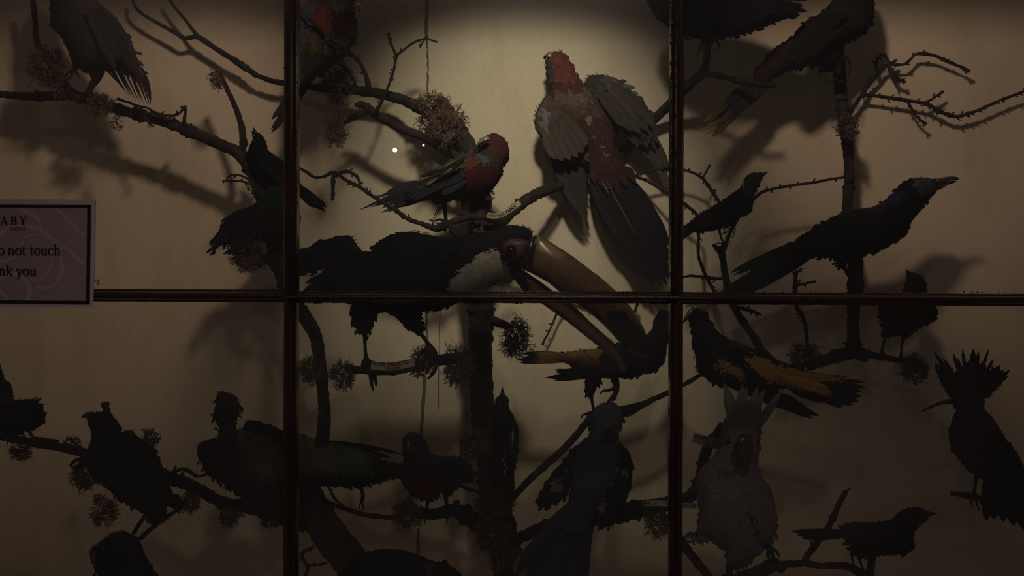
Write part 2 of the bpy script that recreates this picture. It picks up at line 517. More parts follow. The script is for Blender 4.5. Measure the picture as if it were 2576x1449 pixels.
# ============================================================ BIRDS
BLK = (0.012, 0.011, 0.011); RED = (0.20, 0.035, 0.02); DRED = (0.10, 0.018, 0.014)
BRN = (0.055, 0.038, 0.026); GRY = (0.10, 0.095, 0.09)
def sc_pts(pts, s, ox, oy): return [(ox+x/s, oy+y/s)+tuple(r) for x, y, *r in pts]

# --- large brown bird, upper left, cut by the top edge
b = Bird('brown_bird', 'large dark brown bird with a ragged drooping tail, perched at the top left', 'stuffed bird',
 [(128, 0), (127, 49), (139, 70), (156, 96), (168, 122), (177, 148), (186, 157), (200, 172), (222, 182), (240, 168), (262, 172), (300, 178), (345, 196), (362, 205), (359, 185), (345, 145), (322, 96), (304, 70), (278, 35), (255, 14), (240, -10), (228, -60), (200, -100), (165, -105), (140, -75), (128, -40)],
 1.0, (0.042, 0.033, 0.026), [((0.055, 0.043, 0.034), [(250, 20), (340, 120), (350, 190), (300, 150), (240, 60)])],
 [(180, -80), (190, 40), (250, 120), (370, 260)], L=20, W=5, fr=16, frn=160, seed=11)
b.feathers('tail', [(262, 150, 312, 228, 3), (272, 150, 322, 238, 2.5, 3), (280, 150, 332, 246, 3), (290, 150, 343, 254, 3, 2), (300, 150, 352, 260, 2.5), (308, 150, 362, 262, 3, -3), (318, 150, 370, 262, 4, -4), (328, 150, 376, 264, 4, -5), (336, 150, 379, 263, 5, -8), (345, 160, 380, 256, 4, -9), (300, 170, 330, 232, 2), (255, 160, 300, 212, 2.5), (325, 180, 356, 256, 2)], (0.03, 0.023, 0.018), dd=-.004, shape='point')
b.feathers('wing', [(230, 20, 300, 150, 13, -6), (245, 20, 325, 165, 13, -8), (255, 15, 345, 185, 12, -12), (215, 20, 270, 140, 12, -4), (250, 60, 352, 200, 10, -12), (225, 50, 290, 172, 11, -4)], (0.045, 0.034, 0.026), dd=-.036, roll=.3)
b.leg([(190, 150, 10), (192, 168, 8), (184, 178, 5)], 5, toes=[[(184, 178), (172, 182), (165, 190)], [(184, 178), (180, 190), (172, 196)], [(184, 178), (196, 186), (198, 196)]])
b.leg([(250, 160, 16), (246, 190, 12), (232, 214, 8), (222, 232, 7)], 7, toes=[[(222, 232), (232, 236), (244, 246)], [(222, 232), (212, 238), (206, 250)], [(222, 232), (222, 244), (218, 256)]])

# --- small black bird by the left glazing bar
b = Bird('black_songbird', 'small black bird pointing its open beak upward, left of the glazing bar', 'stuffed bird',
 [(645, 332), (660, 341), (669, 357), (673, 377), (692, 391), (712, 411), (735, 440), (756, 466), (760, 490), (742, 494), (722, 487), (700, 477), (675, 470), (652, 455), (634, 430), (625, 405), (622, 385), (628, 368), (636, 350), (640, 337)],
 1.02, (0.006, 0.006, 0.007), [], [(645, 335), (645, 380), (690, 440), (820, 525)], L=10, W=3, fr=7, seed=12)
b.beak([(638, 345), (648, 334), (642, 326), (635, 318), (638, 330)], (0.012, 0.011, 0.011))
b.beak([(636, 350), (644, 343), (634, 328)], (0.012, 0.011, 0.011), name='lower_beak')
b.eye(650, 347, 3)
b.feathers('wing', [(655, 395, 735, 470, 9, -5), (665, 392, 745, 470, 9, -6), (650, 405, 715, 470, 9, -4), (675, 398, 752, 478, 7, -5)], (0.008, 0.008, 0.010), dd=-.021)
b.feathers('tail', [(735, 470, 792, 522, 7), (738, 466, 805, 526, 7), (742, 463, 815, 527, 7), (746, 462, 821, 521, 7), (740, 470, 800, 512, 6), (740, 472, 817, 531, 6)], (0.008, 0.008, 0.009))
b.leg([(662, 462), (655, 475), (650, 490)], 3.5, toes=[[(650, 490), (640, 494), (634, 502)], [(650, 490), (660, 496), (664, 506)]])

# --- red breasted bird with drooping wings behind left bar
b = Bird('drooping_winged_bird', 'dark red bird with a green-black head and drooping wings, half behind the left glazing bar', 'stuffed bird',
 [(667, 484), (678, 472), (696, 467), (716, 472), (728, 488), (732, 505), (748, 522), (757, 545), (752, 572), (735, 590), (713, 600), (696, 609), (678, 604), (652, 597), (628, 600), (612, 585), (614, 555), (630, 530), (646, 518), (658, 504)],
 1.0, (0.022, 0.008, 0.008), [((0.008, 0.022, 0.02), [(655, 460), (740, 460), (738, 528), (700, 535), (668, 515)]), ((0.025, 0.02, 0.02), [(640, 560), (760, 560), (760, 640), (640, 640)])],
 [(700, 470), (690, 540), (670, 610), (640, 680)], L=11, W=4, seed=13)
b.part('wing', [(652, 508), (630, 522), (608, 526), (580, 539), (562, 562), (545, 591), (536, 617), (535, 633), (548, 623), (559, 607), (580, 606), (600, 616), (626, 606), (650, 596), (668, 570), (668, 530)], (0.014, 0.010, 0.010), k=.25, dd=-.012, flow=[(650, 520), (590, 560), (540, 630)], L=22, W=5, frn=30)
b.feathers('wing_quill', [(600, 545, 537, 630, 6, 6), (605, 550, 548, 622, 6, 5), (612, 560, 562, 610, 6, 4), (618, 570, 575, 640, 4, 3), (630, 580, 590, 640, 4), (640, 590, 602, 636, 3)], (0.025, 0.018, 0.018), dd=-.016)
b.feathers('tail', [(650, 590, 560, 640, 4), (655, 595, 572, 642, 4), (660, 598, 600, 650, 4)], (0.018, 0.014, 0.014), dd=.006)
b.leg([(690, 600), (684, 620), (672, 640)], 4, toes=[[(672, 640), (664, 646), (660, 656)], [(672, 640), (678, 650), (678, 660)]])

# --- upper parrot beside the left bar
b = Bird('rosella_parrot', 'upright red-faced parrot with an orange-red chest beside the left bar at the top', 'stuffed bird',
 [(912, -20), (915, 0), (910, 10), (898, 22), (890, 36), (893, 48), (899, 62), (898, 90), (890, 106), (877, 130), (863, 146), (833, 168), (800, 190), (780, 208), (758, 216), (745, 210), (740, 170), (742, 110), (747, 45), (770, 12), (792, -12), (830, -42), (870, -50), (900, -42)],
 1.0, (0.045, 0.035, 0.018),
 [((0.085, 0.08, 0.085), [(735, 30), (790, -10), (812, 15), (785, 60), (755, 130), (735, 150)]),
  ((0.03, 0.03, 0.03), [(735, 130), (760, 110), (800, 160), (790, 210), (740, 220)]),
  ((0.085, 0.016, 0.012), [(786, 25), (812, 8), (835, 20), (838, 60), (832, 90), (812, 84), (785, 55)]),
  ((0.14, 0.034, 0.018), [(788, 30), (815, 12), (828, 30), (830, 80), (812, 80), (788, 52)]),
  ((0.03, 0.009, 0.009), [(836, 20), (885, 20), (882, 90), (865, 110), (840, 95)]),
  ((0.075, 0.065, 0.06), [(838, -5), (870, -5), (876, 10), (868, 24), (840, 18)]),
  ((0.085, 0.018, 0.014), [(870, -50), (925, -50), (920, 30), (885, 20), (875, 0)]),
  ((0.085, 0.07, 0.02), [(770, 70), (800, 85), (810, 130), (785, 125)]),
  ((0.07, 0.055, 0.03), [(845, 95), (880, 90), (888, 115), (860, 140), (840, 125)])],
 [(890, -30), (850, 40), (800, 140), (700, 300)], L=11, W=4, seed=14, k=.85, fr=9)
b.beak([(893, 2), (905, -2), (914, 4), (911, 14), (903, 24), (893, 38), (889, 40), (888, 28), (886, 12)], (0.15, 0.12, 0.09), k=.9, dd=-.034)
b.eye(888, -6, 4)
b.part('wing', [(893, 45), (899, 55), (900, 80), (899, 100), (893, 110), (888, 102), (884, 80)], (0.06, 0.05, 0.055), k=.7, dd=-.006, L=12, W=3, lab='folded far wing edge')
b.part('wing', [(748, 45), (765, 20), (785, 5), (800, 15), (795, 35), (778, 60), (768, 100), (770, 150), (765, 200), (748, 205), (742, 160), (742, 100)], (0.05, 0.05, 0.056), [((0.03, 0.028, 0.028), [(740, 120), (790, 110), (790, 210), (740, 210)])], k=.35, dd=-.022, flow=[(780, 0), (755, 100), (750, 220)], L=16, W=4, lab='grey-blue near wing')
b.feathers('tail', [(765, 200, 690, 330, 6, -4), (760, 200, 682, 325, 6, -6), (755, 195, 696, 306, 7), (772, 205, 712, 300, 7), (775, 205, 700, 312, 6), (745, 200, 684, 300, 7, -5), (790, 190, 735, 270, 7), (770, 195, 683, 335, 5)], (0.022, 0.02, 0.02), dd=.006)
b.leg([(820, 140, 7), (818, 125, 6), (822, 108, 5)], 4, col=(0.05, 0.042, 0.034), dd=-.05, toes=[[(824, 104), (818, 92), (824, 84), (832, 90)], [(824, 104), (830, 90), (838, 92), (840, 102)], [(824, 104), (812, 110), (804, 122)], [(824, 106), (832, 112), (836, 108)]], toer=3.5)

# --- middle rosella, labelled
b = Bird('red_headed_parrot', 'red-headed parrot with scarlet breast and mottled yellow-black back, standing in the centre pane', 'stuffed bird',
 [(1206, 372), (1204, 358), (1212, 347), (1225, 341), (1238, 335), (1258, 340), (1274, 356), (1281, 378), (1279, 396), (1268, 412), (1260, 443), (1247, 468), (1225, 484), (1200, 495), (1180, 498), (1160, 500), (1142, 501), (1125, 510), (1109, 512), (1078, 502), (1050, 506), (1025, 510), (1020, 490), (1035, 465), (1059, 451), (1078, 432), (1114, 415), (1147, 396), (1180, 384), (1200, 381)],
 1.0, (0.03, 0.03, 0.032),
 [((0.055, 0.046, 0.026), [(1050, 440), (1115, 405), (1190, 375), (1205, 400), (1190, 425), (1120, 440), (1060, 470)]),
  ((0.05, 0.055, 0.065), [(1090, 450), (1150, 430), (1165, 470), (1130, 490), (1080, 480)]),
  ((0.07, 0.06, 0.025), [(1150, 460), (1190, 470), (1190, 505), (1130, 508)]),
  ((0.045, 0.009, 0.008), [(1172, 420), (1200, 385), (1240, 390), (1285, 390), (1250, 475), (1180, 505), (1160, 470)]),
  ((0.11, 0.028, 0.014), [(1178, 400), (1200, 388), (1208, 405), (1196, 425), (1180, 422)]),
  ((0.065, 0.015, 0.010), [(1200, 330), (1290, 330), (1290, 420), (1262, 415), (1245, 380), (1222, 360), (1204, 362)]),
  ((0.03, 0.026, 0.025), [(1202, 368), (1222, 362), (1245, 385), (1262, 412), (1235, 415), (1208, 402)]),
  ((0.07, 0.068, 0.065), [(1208, 386), (1222, 382), (1238, 400), (1228, 412), (1210, 402)])],
 [(1240, 345), (1230, 400), (1160, 440), (1060, 480), (920, 525)], L=11, W=4, seed=15, k=.85, fr=7)
b.beak([(1228, 343), (1234, 350), (1226, 358), (1214, 360), (1206, 366), (1201, 369), (1199, 366), (1203, 356), (1210, 349), (1218, 344)], (0.20, 0.17, 0.12), k=.8, dd=-.024)
b.eye(1236, 361, 4)
rnd = random.Random(3); it = []
for i in range(26):
    t = i/25; x = 1175-95*t+rnd.uniform(-6, 6); y = 398+42*t+rnd.uniform(-6, 14)
    it.append((x, y, x-26-rnd.uniform(0, 8), y+14+rnd.uniform(0, 6), 3.2, 0))
b.feathers('back_feather', it[::2], (0.13, 0.10, 0.04), dd=-.036, vary=.35, lab='yellow-edged back feathers')
b.feathers('back_feather', it[1::2], (0.012, 0.011, 0.010), dd=-.037, vary=.35)
b.feathers('wing', [(1165, 430, 1060, 480, 9, 5), (1160, 440, 1050, 490, 8, 5), (1165, 450, 1045, 500, 7, 5), (1150, 455, 1040, 505, 6, 4), (1160, 425, 1085, 462, 9, 4), (1170, 440, 1100, 470, 9), (1172, 455, 1110, 488, 9), (1140, 440, 1030, 500, 6, 2)], (0.020, 0.020, 0.022), dd=-.03)
b.feathers('tail', [(1075, 455, 904, 528, 6), (1070, 462, 925, 517, 7), (1065, 470, 940, 520, 7), (1060, 475, 960, 524, 7), (1065, 485, 958, 536, 6), (1070, 490, 984, 528, 6), (1072, 496, 1000, 523, 6), (1060, 455, 940, 500, 6), (1050, 455, 972, 482, 7), (1060, 470, 932, 522, 4), (1040, 490, 966, 532, 4)], (0.024, 0.024, 0.026), shape='point')
b.leg([(1116, 500, 9), (1119, 520, 6), (1121, 545, 4.5), (1122, 558, 5)], 4, toes=[[(1122, 556), (1106, 552), (1092, 556), (1080, 552)], [(1122, 558), (1108, 562), (1094, 560)], [(1122, 560), (1124, 574), (1118, 584)], [(1122, 560), (1132, 570), (1130, 582)]], toer=4)
b.leg([(1166, 494, 9), (1166, 515, 6), (1172, 530, 4.5), (1180, 540, 5)], 4, toes=[[(1180, 540), (1166, 538), (1150, 540)], [(1180, 540), (1168, 546), (1158, 552)], [(1180, 540), (1192, 546), (1196, 556)], [(1180, 540), (1196, 538), (1206, 544)]], toer=4)
b.feathers('hanging_feather', [(1112, 512, 1087, 558, 1.2, 3), (1113, 514, 1092, 556, 1.2, 2), (1115, 516, 1098, 552, 1, 2), (1122, 510, 1104, 545, 1, 2)], (0.012, 0.011, 0.01), dd=-.004, shape='point')

# --- spread winged parrot
b = Bird('spread_winged_parrot', 'brown and dark red parrot seen from behind, wings spread, long black tail', 'stuffed bird',
 [(1388, 133), (1396, 128), (1407, 129), (1418, 134), (1427, 143), (1440, 166), (1448, 182), (1457, 198), (1466, 207), (1482, 215), (1510, 235), (1530, 275), (1543, 310), (1549, 350), (1556, 395), (1572, 425), (1560, 450), (1520, 462), (1486, 452), (1478, 420), (1470, 380), (1440, 330), (1385, 280), (1374, 245), (1383, 225), (1380, 204), (1373, 185), (1374, 150), (1380, 136)],
 1.07, (0.042, 0.029, 0.020),
 [((0.085, 0.055, 0.034), [(1385, 225), (1450, 205), (1490, 230), (1470, 260), (1400, 262)]),
  ((0.06, 0.036, 0.024), [(1400, 262), (1520, 262), (1520, 300), (1420, 300)]),
  ((0.046, 0.020, 0.014), [(1450, 290), (1560, 290), (1580, 460), (1470, 460)]),
  ((0.055, 0.016, 0.012), [(1365, 195), (1460, 190), (1462, 222), (1375, 225)]),
  ((0.10, 0.028, 0.015), [(1370, 120), (1430, 120), (1462, 200), (1380, 195), (1385, 165)]),
  ((0.04, 0.035, 0.035), [(1365, 145), (1384, 150), (1386, 200), (1366, 215)]),
  ((0.14, 0.11, 0.085), [(1470, 280), (1480, 282), (1486, 310), (1474, 312)]), ((0.14, 0.11, 0.085), [(1484, 335), (1494, 330), (1496, 345), (1486, 350)]), ((0.13, 0.10, 0.08), [(1515, 370), (1530, 360), (1524, 385), (1512, 388)])],
 [(1400, 130), (1420, 200), (1480, 320), (1560, 460), (1680, 700)], L=15, W=8, seed=16, k=.6, fr=8, tipr=(.9, 1.9))
b.beak([(1391, 132), (1392, 150), (1382, 149), (1374, 146), (1371, 151), (1367, 147), (1369, 140), (1376, 133), (1384, 130)], (0.20, 0.15, 0.075), k=.8, dd=-.006)
b.part('wing', [(1374, 240), (1362, 256), (1351, 276), (1346, 290), (1345, 314), (1350, 330), (1364, 350), (1378, 378), (1395, 400), (1430, 400), (1462, 395), (1476, 378), (1478, 355), (1464, 324), (1440, 292), (1405, 255), (1388, 243)], (0.07, 0.055, 0.038),
 [((0.13, 0.122, 0.118), [(1357, 272), (1372, 268), (1385, 290), (1383, 305), (1370, 312), (1385, 335), (1392, 345), (1376, 338), (1362, 315), (1356, 295)]), ((0.10, 0.075, 0.045), [(1425, 310), (1450, 310), (1470, 345), (1470, 375), (1440, 370), (1420, 350)]), ((0.075, 0.04, 0.025), [(1372, 240), (1400, 250), (1440, 290), (1420, 300), (1385, 268)])],
 k=.3, dd=-.012, flow=[(1370, 245), (1400, 320), (1450, 420)], L=20, W=6, lab='half-folded left wing with a pale patch')
b.feathers('wing_quill', [(1378, 335, 1466, 545, 10, 12), (1385, 340, 1474, 546, 9, 10), (1392, 345, 1480, 540, 9, 8), (1400, 350, 1482, 525, 9, 6), (1410, 355, 1480, 505, 9, 4), (1420, 358, 1476, 480, 9, 2), (1432, 360, 1474, 462, 9)], (0.036, 0.030, 0.026), dd=-.004, vary=.12)
b.feathers('covert', [(1368, 330, 1396, 400, 10, 4), (1382, 325, 1415, 405, 11, 4), (1396, 320, 1434, 402, 12, 4), (1410, 318, 1452, 396, 12, 2), (1425, 315, 1466, 384, 13), (1438, 312, 1475, 366, 12, -3), (1385, 300, 1418, 352, 12, 2), (1402, 290, 1440, 345, 13), (1420, 290, 1462, 340, 12), (1432, 310, 1470, 372, 13)], (0.062, 0.048, 0.034), dd=-.026, vary=.18)
b.part('wing', [(1474, 218), (1473, 204), (1479, 193), (1490, 188), (1517, 190), (1551, 198), (1578, 217), (1600, 239), (1625, 267), (1641, 292), (1652, 320), (1640, 350), (1610, 356), (1595, 353), (1573, 335), (1556, 314), (1542, 314), (1526, 300), (1505, 270), (1485, 240)], (0.06, 0.05, 0.036),
 [((0.035, 0.028, 0.024), [(1470, 185), (1512, 185), (1516, 210), (1490, 225), (1474, 220)]), ((0.115, 0.11, 0.106), [(1526, 210), (1545, 205), (1562, 220), (1552, 232), (1534, 226)]), ((0.10, 0.096, 0.092), [(1560, 205), (1590, 225), (1604, 250), (1585, 240), (1568, 222)]), ((0.03, 0.022, 0.017), [(1530, 290), (1580, 290), (1600, 330), (1560, 325)])],
 k=.3, dd=-.008, flow=[(1490, 195), (1590, 260), (1670, 430)], L=20, W=6, lab='half-open right wing')
b.feathers('wing_quill', [(1600, 290, 1684, 436, 9, -10), (1594, 295, 1678, 440, 9, -8), (1588, 300, 1670, 436, 9, -6), (1582, 302, 1660, 428, 9, -5), (1576, 304, 1650, 418, 9, -4), (1572, 306, 1638, 404, 9, -3), (1568, 308, 1626, 388, 9, -2), (1562, 306, 1614, 364, 9), (1556, 304, 1600, 350, 9)], (0.055, 0.045, 0.032), dd=.002, vary=.12)
b.feathers('covert', [(1520, 215, 1600, 300, 10, -6), (1535, 210, 1622, 300, 10, -8), (1545, 208, 1640, 318, 10, -10), (1510, 225, 1585, 318, 12, -4), (1503, 235, 1568, 318, 12, -3), (1530, 240, 1610, 335, 12, -5), (1520, 250, 1590, 330, 12, -4), (1560, 250, 1630, 330, 12, -5)], (0.048, 0.038, 0.027), dd=-.022, vary=.15)
b.feathers('tail', [(1482, 440, 1566, 612, 12, 6), (1492, 440, 1590, 640, 12, 4), (1505, 440, 1615, 690, 12, 2), (1515, 440, 1632, 706, 13), (1528, 440, 1645, 716, 13), (1540, 440, 1660, 716, 13), (1552, 440, 1676, 716, 13), (1562, 440, 1690, 712, 13, -2), (1572, 440, 1686, 660, 13, -4), (1580, 440, 1684, 620, 11, -6), (1540, 430, 1650, 640, 15, -2)], (0.015, 0.013, 0.013), dd=-.008)
b.feathers('tail_covert', [(1480, 440, 1552, 600, 9, 9), (1482, 450, 1566, 615, 6, 5), (1590, 460, 1655, 600, 4, -4), (1600, 500, 1670, 600, 3, -3)], (0.13, 0.12, 0.11), dd=.004, lab='grey outer tail feathers')
b.feathers('rump_feather', [(1490, 425, 1497, 462, 10), (1510, 428, 1516, 474, 11), (1530, 430, 1540, 482, 11), (1550, 425, 1578, 470, 12, -3), (1565, 418, 1600, 462, 11, -4), (1542, 430, 1562, 500, 10), (1520, 432, 1528, 490, 9)], (0.034, 0.016, 0.013), dd=-.012, shape='point', lab='dark red rump feathers')
b.feathers('quill_shaft', [(1521, 448, 1606, 604, .6), (1515, 455, 1532, 488, 1.0)], (0.24, 0.20, 0.15), dd=-.02, lab='pale bare feather shaft', shape='point')

# --- white throated toucan
b = Bird('toucan', 'big black toucan with a white throat, red face and huge curved yellow-brown beak', 'stuffed bird',
 [(1341, 594), (1334, 580), (1325, 573), (1310, 568), (1290, 567), (1277, 567), (1262, 574), (1250, 577), (1225, 582), (1197, 587), (1155, 595), (1114, 597), (1090, 594), (1060, 588), (1031, 583), (1008, 585), (985, 593), (965, 606), (952, 622), (940, 632), (904, 632), (875, 638), (850, 652), (827, 672), (808, 696), (812, 712), (850, 726), (880, 748), (892, 775), (905, 800), (925, 815), (940, 800), (955, 787), (985, 786), (1010, 800), (1045, 800), (1060, 785), (1100, 779), (1130, 772), (1160, 760), (1195, 738), (1225, 724), (1250, 712), (1285, 708), (1305, 690), (1318, 668), (1330, 640), (1338, 615)],
 .90, (0.009, 0.009, 0.010),
 [((0.34, 0.30, 0.23), [(1252, 625), (1211, 636), (1191, 658), (1164, 677), (1139, 705), (1134, 735), (1180, 750), (1211, 732), (1247, 711), (1285, 710), (1300, 690), (1292, 670), (1270, 655), (1262, 628)]),
  ((0.42, 0.35, 0.24), [(1212, 640), (1225, 632), (1240, 640), (1225, 655), (1200, 668), (1190, 668)])],
 [(1330, 590), (1260, 610), (1150, 640), (1000, 680), (820, 700)], L=13, W=2.6, seed=17, k=.72, soft=3, fr=13, frn=220, lift=.3, jit=.3, dens=1.4)
b.part('face', [(1259, 620), (1265, 610), (1278, 603), (1300, 601), (1318, 602), (1332, 606), (1330, 625), (1324, 645), (1312, 664), (1297, 668), (1280, 662), (1268, 648), (1261, 635)], (0.075, 0.018, 0.014), [((0.03, 0.008, 0.008), [(1270, 640), (1310, 640), (1325, 650), (1300, 672), (1275, 665)])], k=.45, dd=-.032, mat='bare_skin', fl=False, soft=2, lab='bare wrinkled red face', jit=.4)
b.feathers('nape_crest', [(x, 585+abs(x-1300)*.05, x+10+(x-1250)*.02, 565+max(0, x-1310)*.55+(i % 3)*3-2, 2.2, 2) for i, x in enumerate(range(1246, 1336, 5))], (0.010, 0.009, 0.009), dd=-.006, shape='point')
m_ = MB(); sphere(m_, 1286, 629, .862, 10, (0.008, 0.005, 0.005)); b.b_eye = m_.build('eye', 'eye', b.root)
m_ = MB(); tube(m_, [(1286+12.5*math.cos(a*math.pi/10), 629+12.5*math.sin(a*math.pi/10), 2.2, .8605) for a in range(21)], 6, 99, .1, (0.06, 0.012, 0.012), 0, False, raw=True)
m_.build('eyelid', 'skin', b.root)
YB = (0.15, 0.088, 0.036)
b.part('upper_beak', [(1349, 593), (1366, 597), (1393, 614), (1435, 641), (1476, 672), (1512, 699), (1551, 734), (1582, 766), (1606, 802), (1622, 832), (1631, 862), (1633, 884), (1624, 898), (1600, 894), (1575, 876), (1560, 862), (1538, 838), (1513, 813), (1483, 788), (1455, 768), (1425, 745), (1404, 731), (1380, 712), (1355, 697), (1330, 684), (1313, 675), (1326, 655), (1336, 625), (1342, 603)], YB,
 [((0.27, 0.155, 0.05), [(1345, 600), (1385, 612), (1420, 640), (1410, 652), (1375, 640), (1345, 625)]),
  ((0.11, 0.06, 0.028), [(1400, 690), (1500, 750), (1560, 780), (1590, 800), (1600, 880), (1540, 840), (1440, 750)]),
  ((0.008, 0.008, 0.008), [(1524, 786), (1540, 778), (1565, 782), (1595, 802), (1618, 838), (1640, 880), (1630, 905), (1590, 900), (1555, 858), (1532, 820)])],
 k=.62, dd=-.022, mat='horn', fl=False, soft=2.5, lab='glossy yellow-brown upper beak with a black patch', step=7, jit=.15)
b.part('lower_beak', [(1312, 679), (1330, 689), (1355, 705), (1390, 731), (1425, 755), (1453, 778), (1488, 812), (1521, 842), (1546, 864), (1563, 894), (1575, 926), (1578, 946), (1573, 954), (1564, 938), (1550, 914), (1533, 897), (1508, 874), (1464, 839), (1414, 800), (1359, 761), (1335, 745), (1316, 728), (1300, 706)], (0.13, 0.082, 0.036), [((0.09, 0.055, 0.028), [(1300, 670), (1330, 690), (1400, 740), (1340, 735), (1310, 715)])],
 k=.6, dd=-.012, mat='horn', fl=False, soft=2.5, lab='long thin lower beak tapering to a yellow tip', step=7, jit=.15)
m_ = MB(); tube(m_, [(1347, 596, 5, .866), (1339, 606, 7, .860), (1335, 622, 8.5, .856), (1329, 642, 8.5, .856), (1321, 658, 8, .858), (1312, 671, 7, .864)], 10, 4, .03, (0.02, 0.022, 0.024)); m_.build('beak_band', 'horn', b.root, label='black band round the base of the beak')
b.part('beak_base', [(1290, 672), (1312, 677), (1322, 700), (1330, 742), (1318, 733), (1300, 712), (1287, 692)], (0.010, 0.010, 0.010), k=.6, dd=-.019, mat='horn', fl=False)
b.part('wing', [(950, 628), (952, 612), (966, 600), (990, 589), (1031, 583), (1067, 588), (1114, 600), (1150, 615), (1140, 650), (1080, 690), (1000, 715), (900, 728), (850, 712), (900, 670)], (0.011, 0.011, 0.013), k=.28, dd=-.03, flow=[(1140, 620), (1000, 660), (830, 700)], L=28, W=6)
b.part('far_wing', [(752, 631), (775, 624), (797, 622), (810, 606), (830, 600), (852, 597), (866, 592), (880, 594), (890, 602), (900, 620), (915, 640), (890, 660), (850, 668), (800, 676), (797, 689), (765, 684), (745, 676)], (0.012, 0.013, 0.015), k=.25, dd=.035, flow=[(900, 620), (820, 640), (745, 660)], L=24, W=6, frn=30, lab='ragged raised far wing')
b.feathers('tail', [(880, 660, 806, 700, 9), (885, 672, 770, 712, 10), (890, 685, 760, 735, 11), (895, 700, 770, 752, 11), (900, 712, 790, 762, 10)], (0.012, 0.013, 0.015), dd=.008)
b.part('thigh', [(885, 765), (882, 790), (893, 823), (905, 838), (918, 848), (926, 840), (938, 812), (950, 790), (945, 765), (915, 755)], (0.010, 0.010, 0.011), k=.7, dd=-.008, flow=[(915, 760), (915, 845)], frn=60, L=14)
b.part('thigh', [(985, 780), (1000, 802), (1020, 822), (1037, 834), (1052, 838), (1061, 832), (1063, 815), (1056, 795), (1048, 778), (1015, 770)], (0.010, 0.010, 0.011), k=.7, dd=.012, flow=[(1000, 780), (1055, 838)], frn=60, L=14)
b.leg([(917, 838, 6), (918, 860, 4.5), (919, 885, 4.5), (921, 900, 6), (928, 916, 10)], 5, col=(0.022, 0.022, 0.024), toes=[[(924, 905), (918, 915), (920, 930)], [(930, 908), (932, 935), (934, 958), (938, 982)], [(934, 910), (940, 935), (944, 955), (947, 970)], [(920, 905), (914, 918), (918, 926)]], toer=8)
b.leg([(1054, 832, 6), (1068, 852, 5), (1080, 868, 5.5), (1092, 884, 7), (1094, 900, 8)], 5, dd=.012, col=(0.022, 0.022, 0.024), toes=[[(1092, 885), (1098, 905), (1094, 930), (1084, 945), (1076, 953)], [(1088, 888), (1084, 905), (1074, 925), (1076, 940)], [(1085, 880), (1066, 882), (1056, 895), (1050, 905)], [(1080, 890), (1066, 900), (1062, 920)]], toer=8)

# --- black bird with scarlet patch, top right bar
b = Bird('black_bird', 'black bird with a scarlet patch on its side, at the top beside the right bar', 'stuffed bird',
 [(1628, -5), (1631, 10), (1636, 20), (1650, 44), (1670, 62), (1688, 69), (1705, 80), (1722, 88), (1755, 98), (1791, 98), (1813, 95), (1868, 86), (1924, 66), (1979, 46), (2005, 36), (2000, 16), (1965, 12), (1960, -20), (1900, -45), (1800, -62), (1700, -62), (1645, -40)],
 .99, (0.004, 0.0035, 0.0035), [((0.50, 0.055, 0.02), [(1785, -70), (1832, -70), (1834, -2), (1800, 4), (1778, -4)])],
 [(1640, -20), (1750, 30), (1900, 50), (2030, 30)], L=16, W=5, seed=18, k=.7)
b.eye(1652, 36, 3)
b.feathers('tail', [(1960, 20, 2029, 28, 6), (1960, 28, 2012, 38, 6), (1950, 15, 2018, 22, 6), (1960, 5, 2020, 14, 5), (1960, 38, 2002, 46, 4), (1930, -10, 2034, -2, 8), (1920, -20, 2010, -14, 9)], (0.004, 0.004, 0.004))
b.feathers('wing', [(1800, 20, 1950, 30, 11), (1790, 35, 1930, 45, 11), (1790, 5, 1960, 12, 11), (1780, 50, 1900, 58, 10)], (0.004, 0.004, 0.004), dd=-.033)
b.leg([(1772, 92, 8), (1770, 104, 6)], 6, toes=[[(1768, 100), (1762, 118), (1757, 130), (1758, 144)], [(1772, 102), (1770, 116), (1766, 126)]], toer=4)
b.leg([(1795, 92, 8), (1796, 102, 6)], 6, toes=[[(1796, 98), (1806, 108), (1809, 118), (1804, 127)], [(1794, 100), (1790, 112), (1786, 122)]], toer=4)

# --- parrot with yellow edged tail
b = Bird('yellow_tailed_parrot', 'dark parrot with a maroon rump and long yellow-edged tail, clinging to the right-hand stem', 'stuffed bird',
 [(2198, -10), (2201, 0), (2199, 30), (2197, 50), (2178, 77), (2145, 102), (2118, 119), (2117, 150), (2100, 171), (2076, 175), (2045, 164), (2007, 169), (1979, 178), (1951, 193), (1935, 210), (1921, 221), (1905, 226), (1895, 205), (1896, 185), (1910, 166), (1929, 144), (1946, 124), (1979, 102), (2007, 80), (2023, 58), (2051, 41), (2073, 25), (2092, 3), (2104, -25), (2130, -60), (2165, -75), (2190, -50)],
 1.03, (0.008, 0.007, 0.006), [((0.026, 0.009, 0.007), [(1900, 170), (1945, 120), (2010, 85), (2030, 110), (1990, 165), (1920, 225)]), ((0.014, 0.013, 0.012), [(2090, 20), (2200, 0), (2190, 60), (2120, 60)])],
 [(2160, -60), (2120, 40), (2000, 130), (1780, 330)], L=14, W=5, seed=19, k=.7)
b.feathers('tail', [(1915, 205, 1766, 333, 6, 0), (1925, 212, 1775, 340, 7, 0), (1905, 190, 1772, 306, 6, 0)], (0.14, 0.085, 0.02), dd=.002, tip=(0.30, 0.18, 0.05), lab='yellow tail feathers')
b.feathers('tail', [(1920, 200, 1800, 320, 9, 0), (1928, 205, 1790, 345, 9, -2), (1912, 190, 1785, 300, 8, 0), (1932, 212, 1815, 316, 9, 0), (1905, 182, 1790, 290, 7), (1935, 215, 1850, 285, 8)], (0.035, 0.028, 0.022), dd=-.004, tip=(0.13, 0.085, 0.03), lab='brown tail feathers')
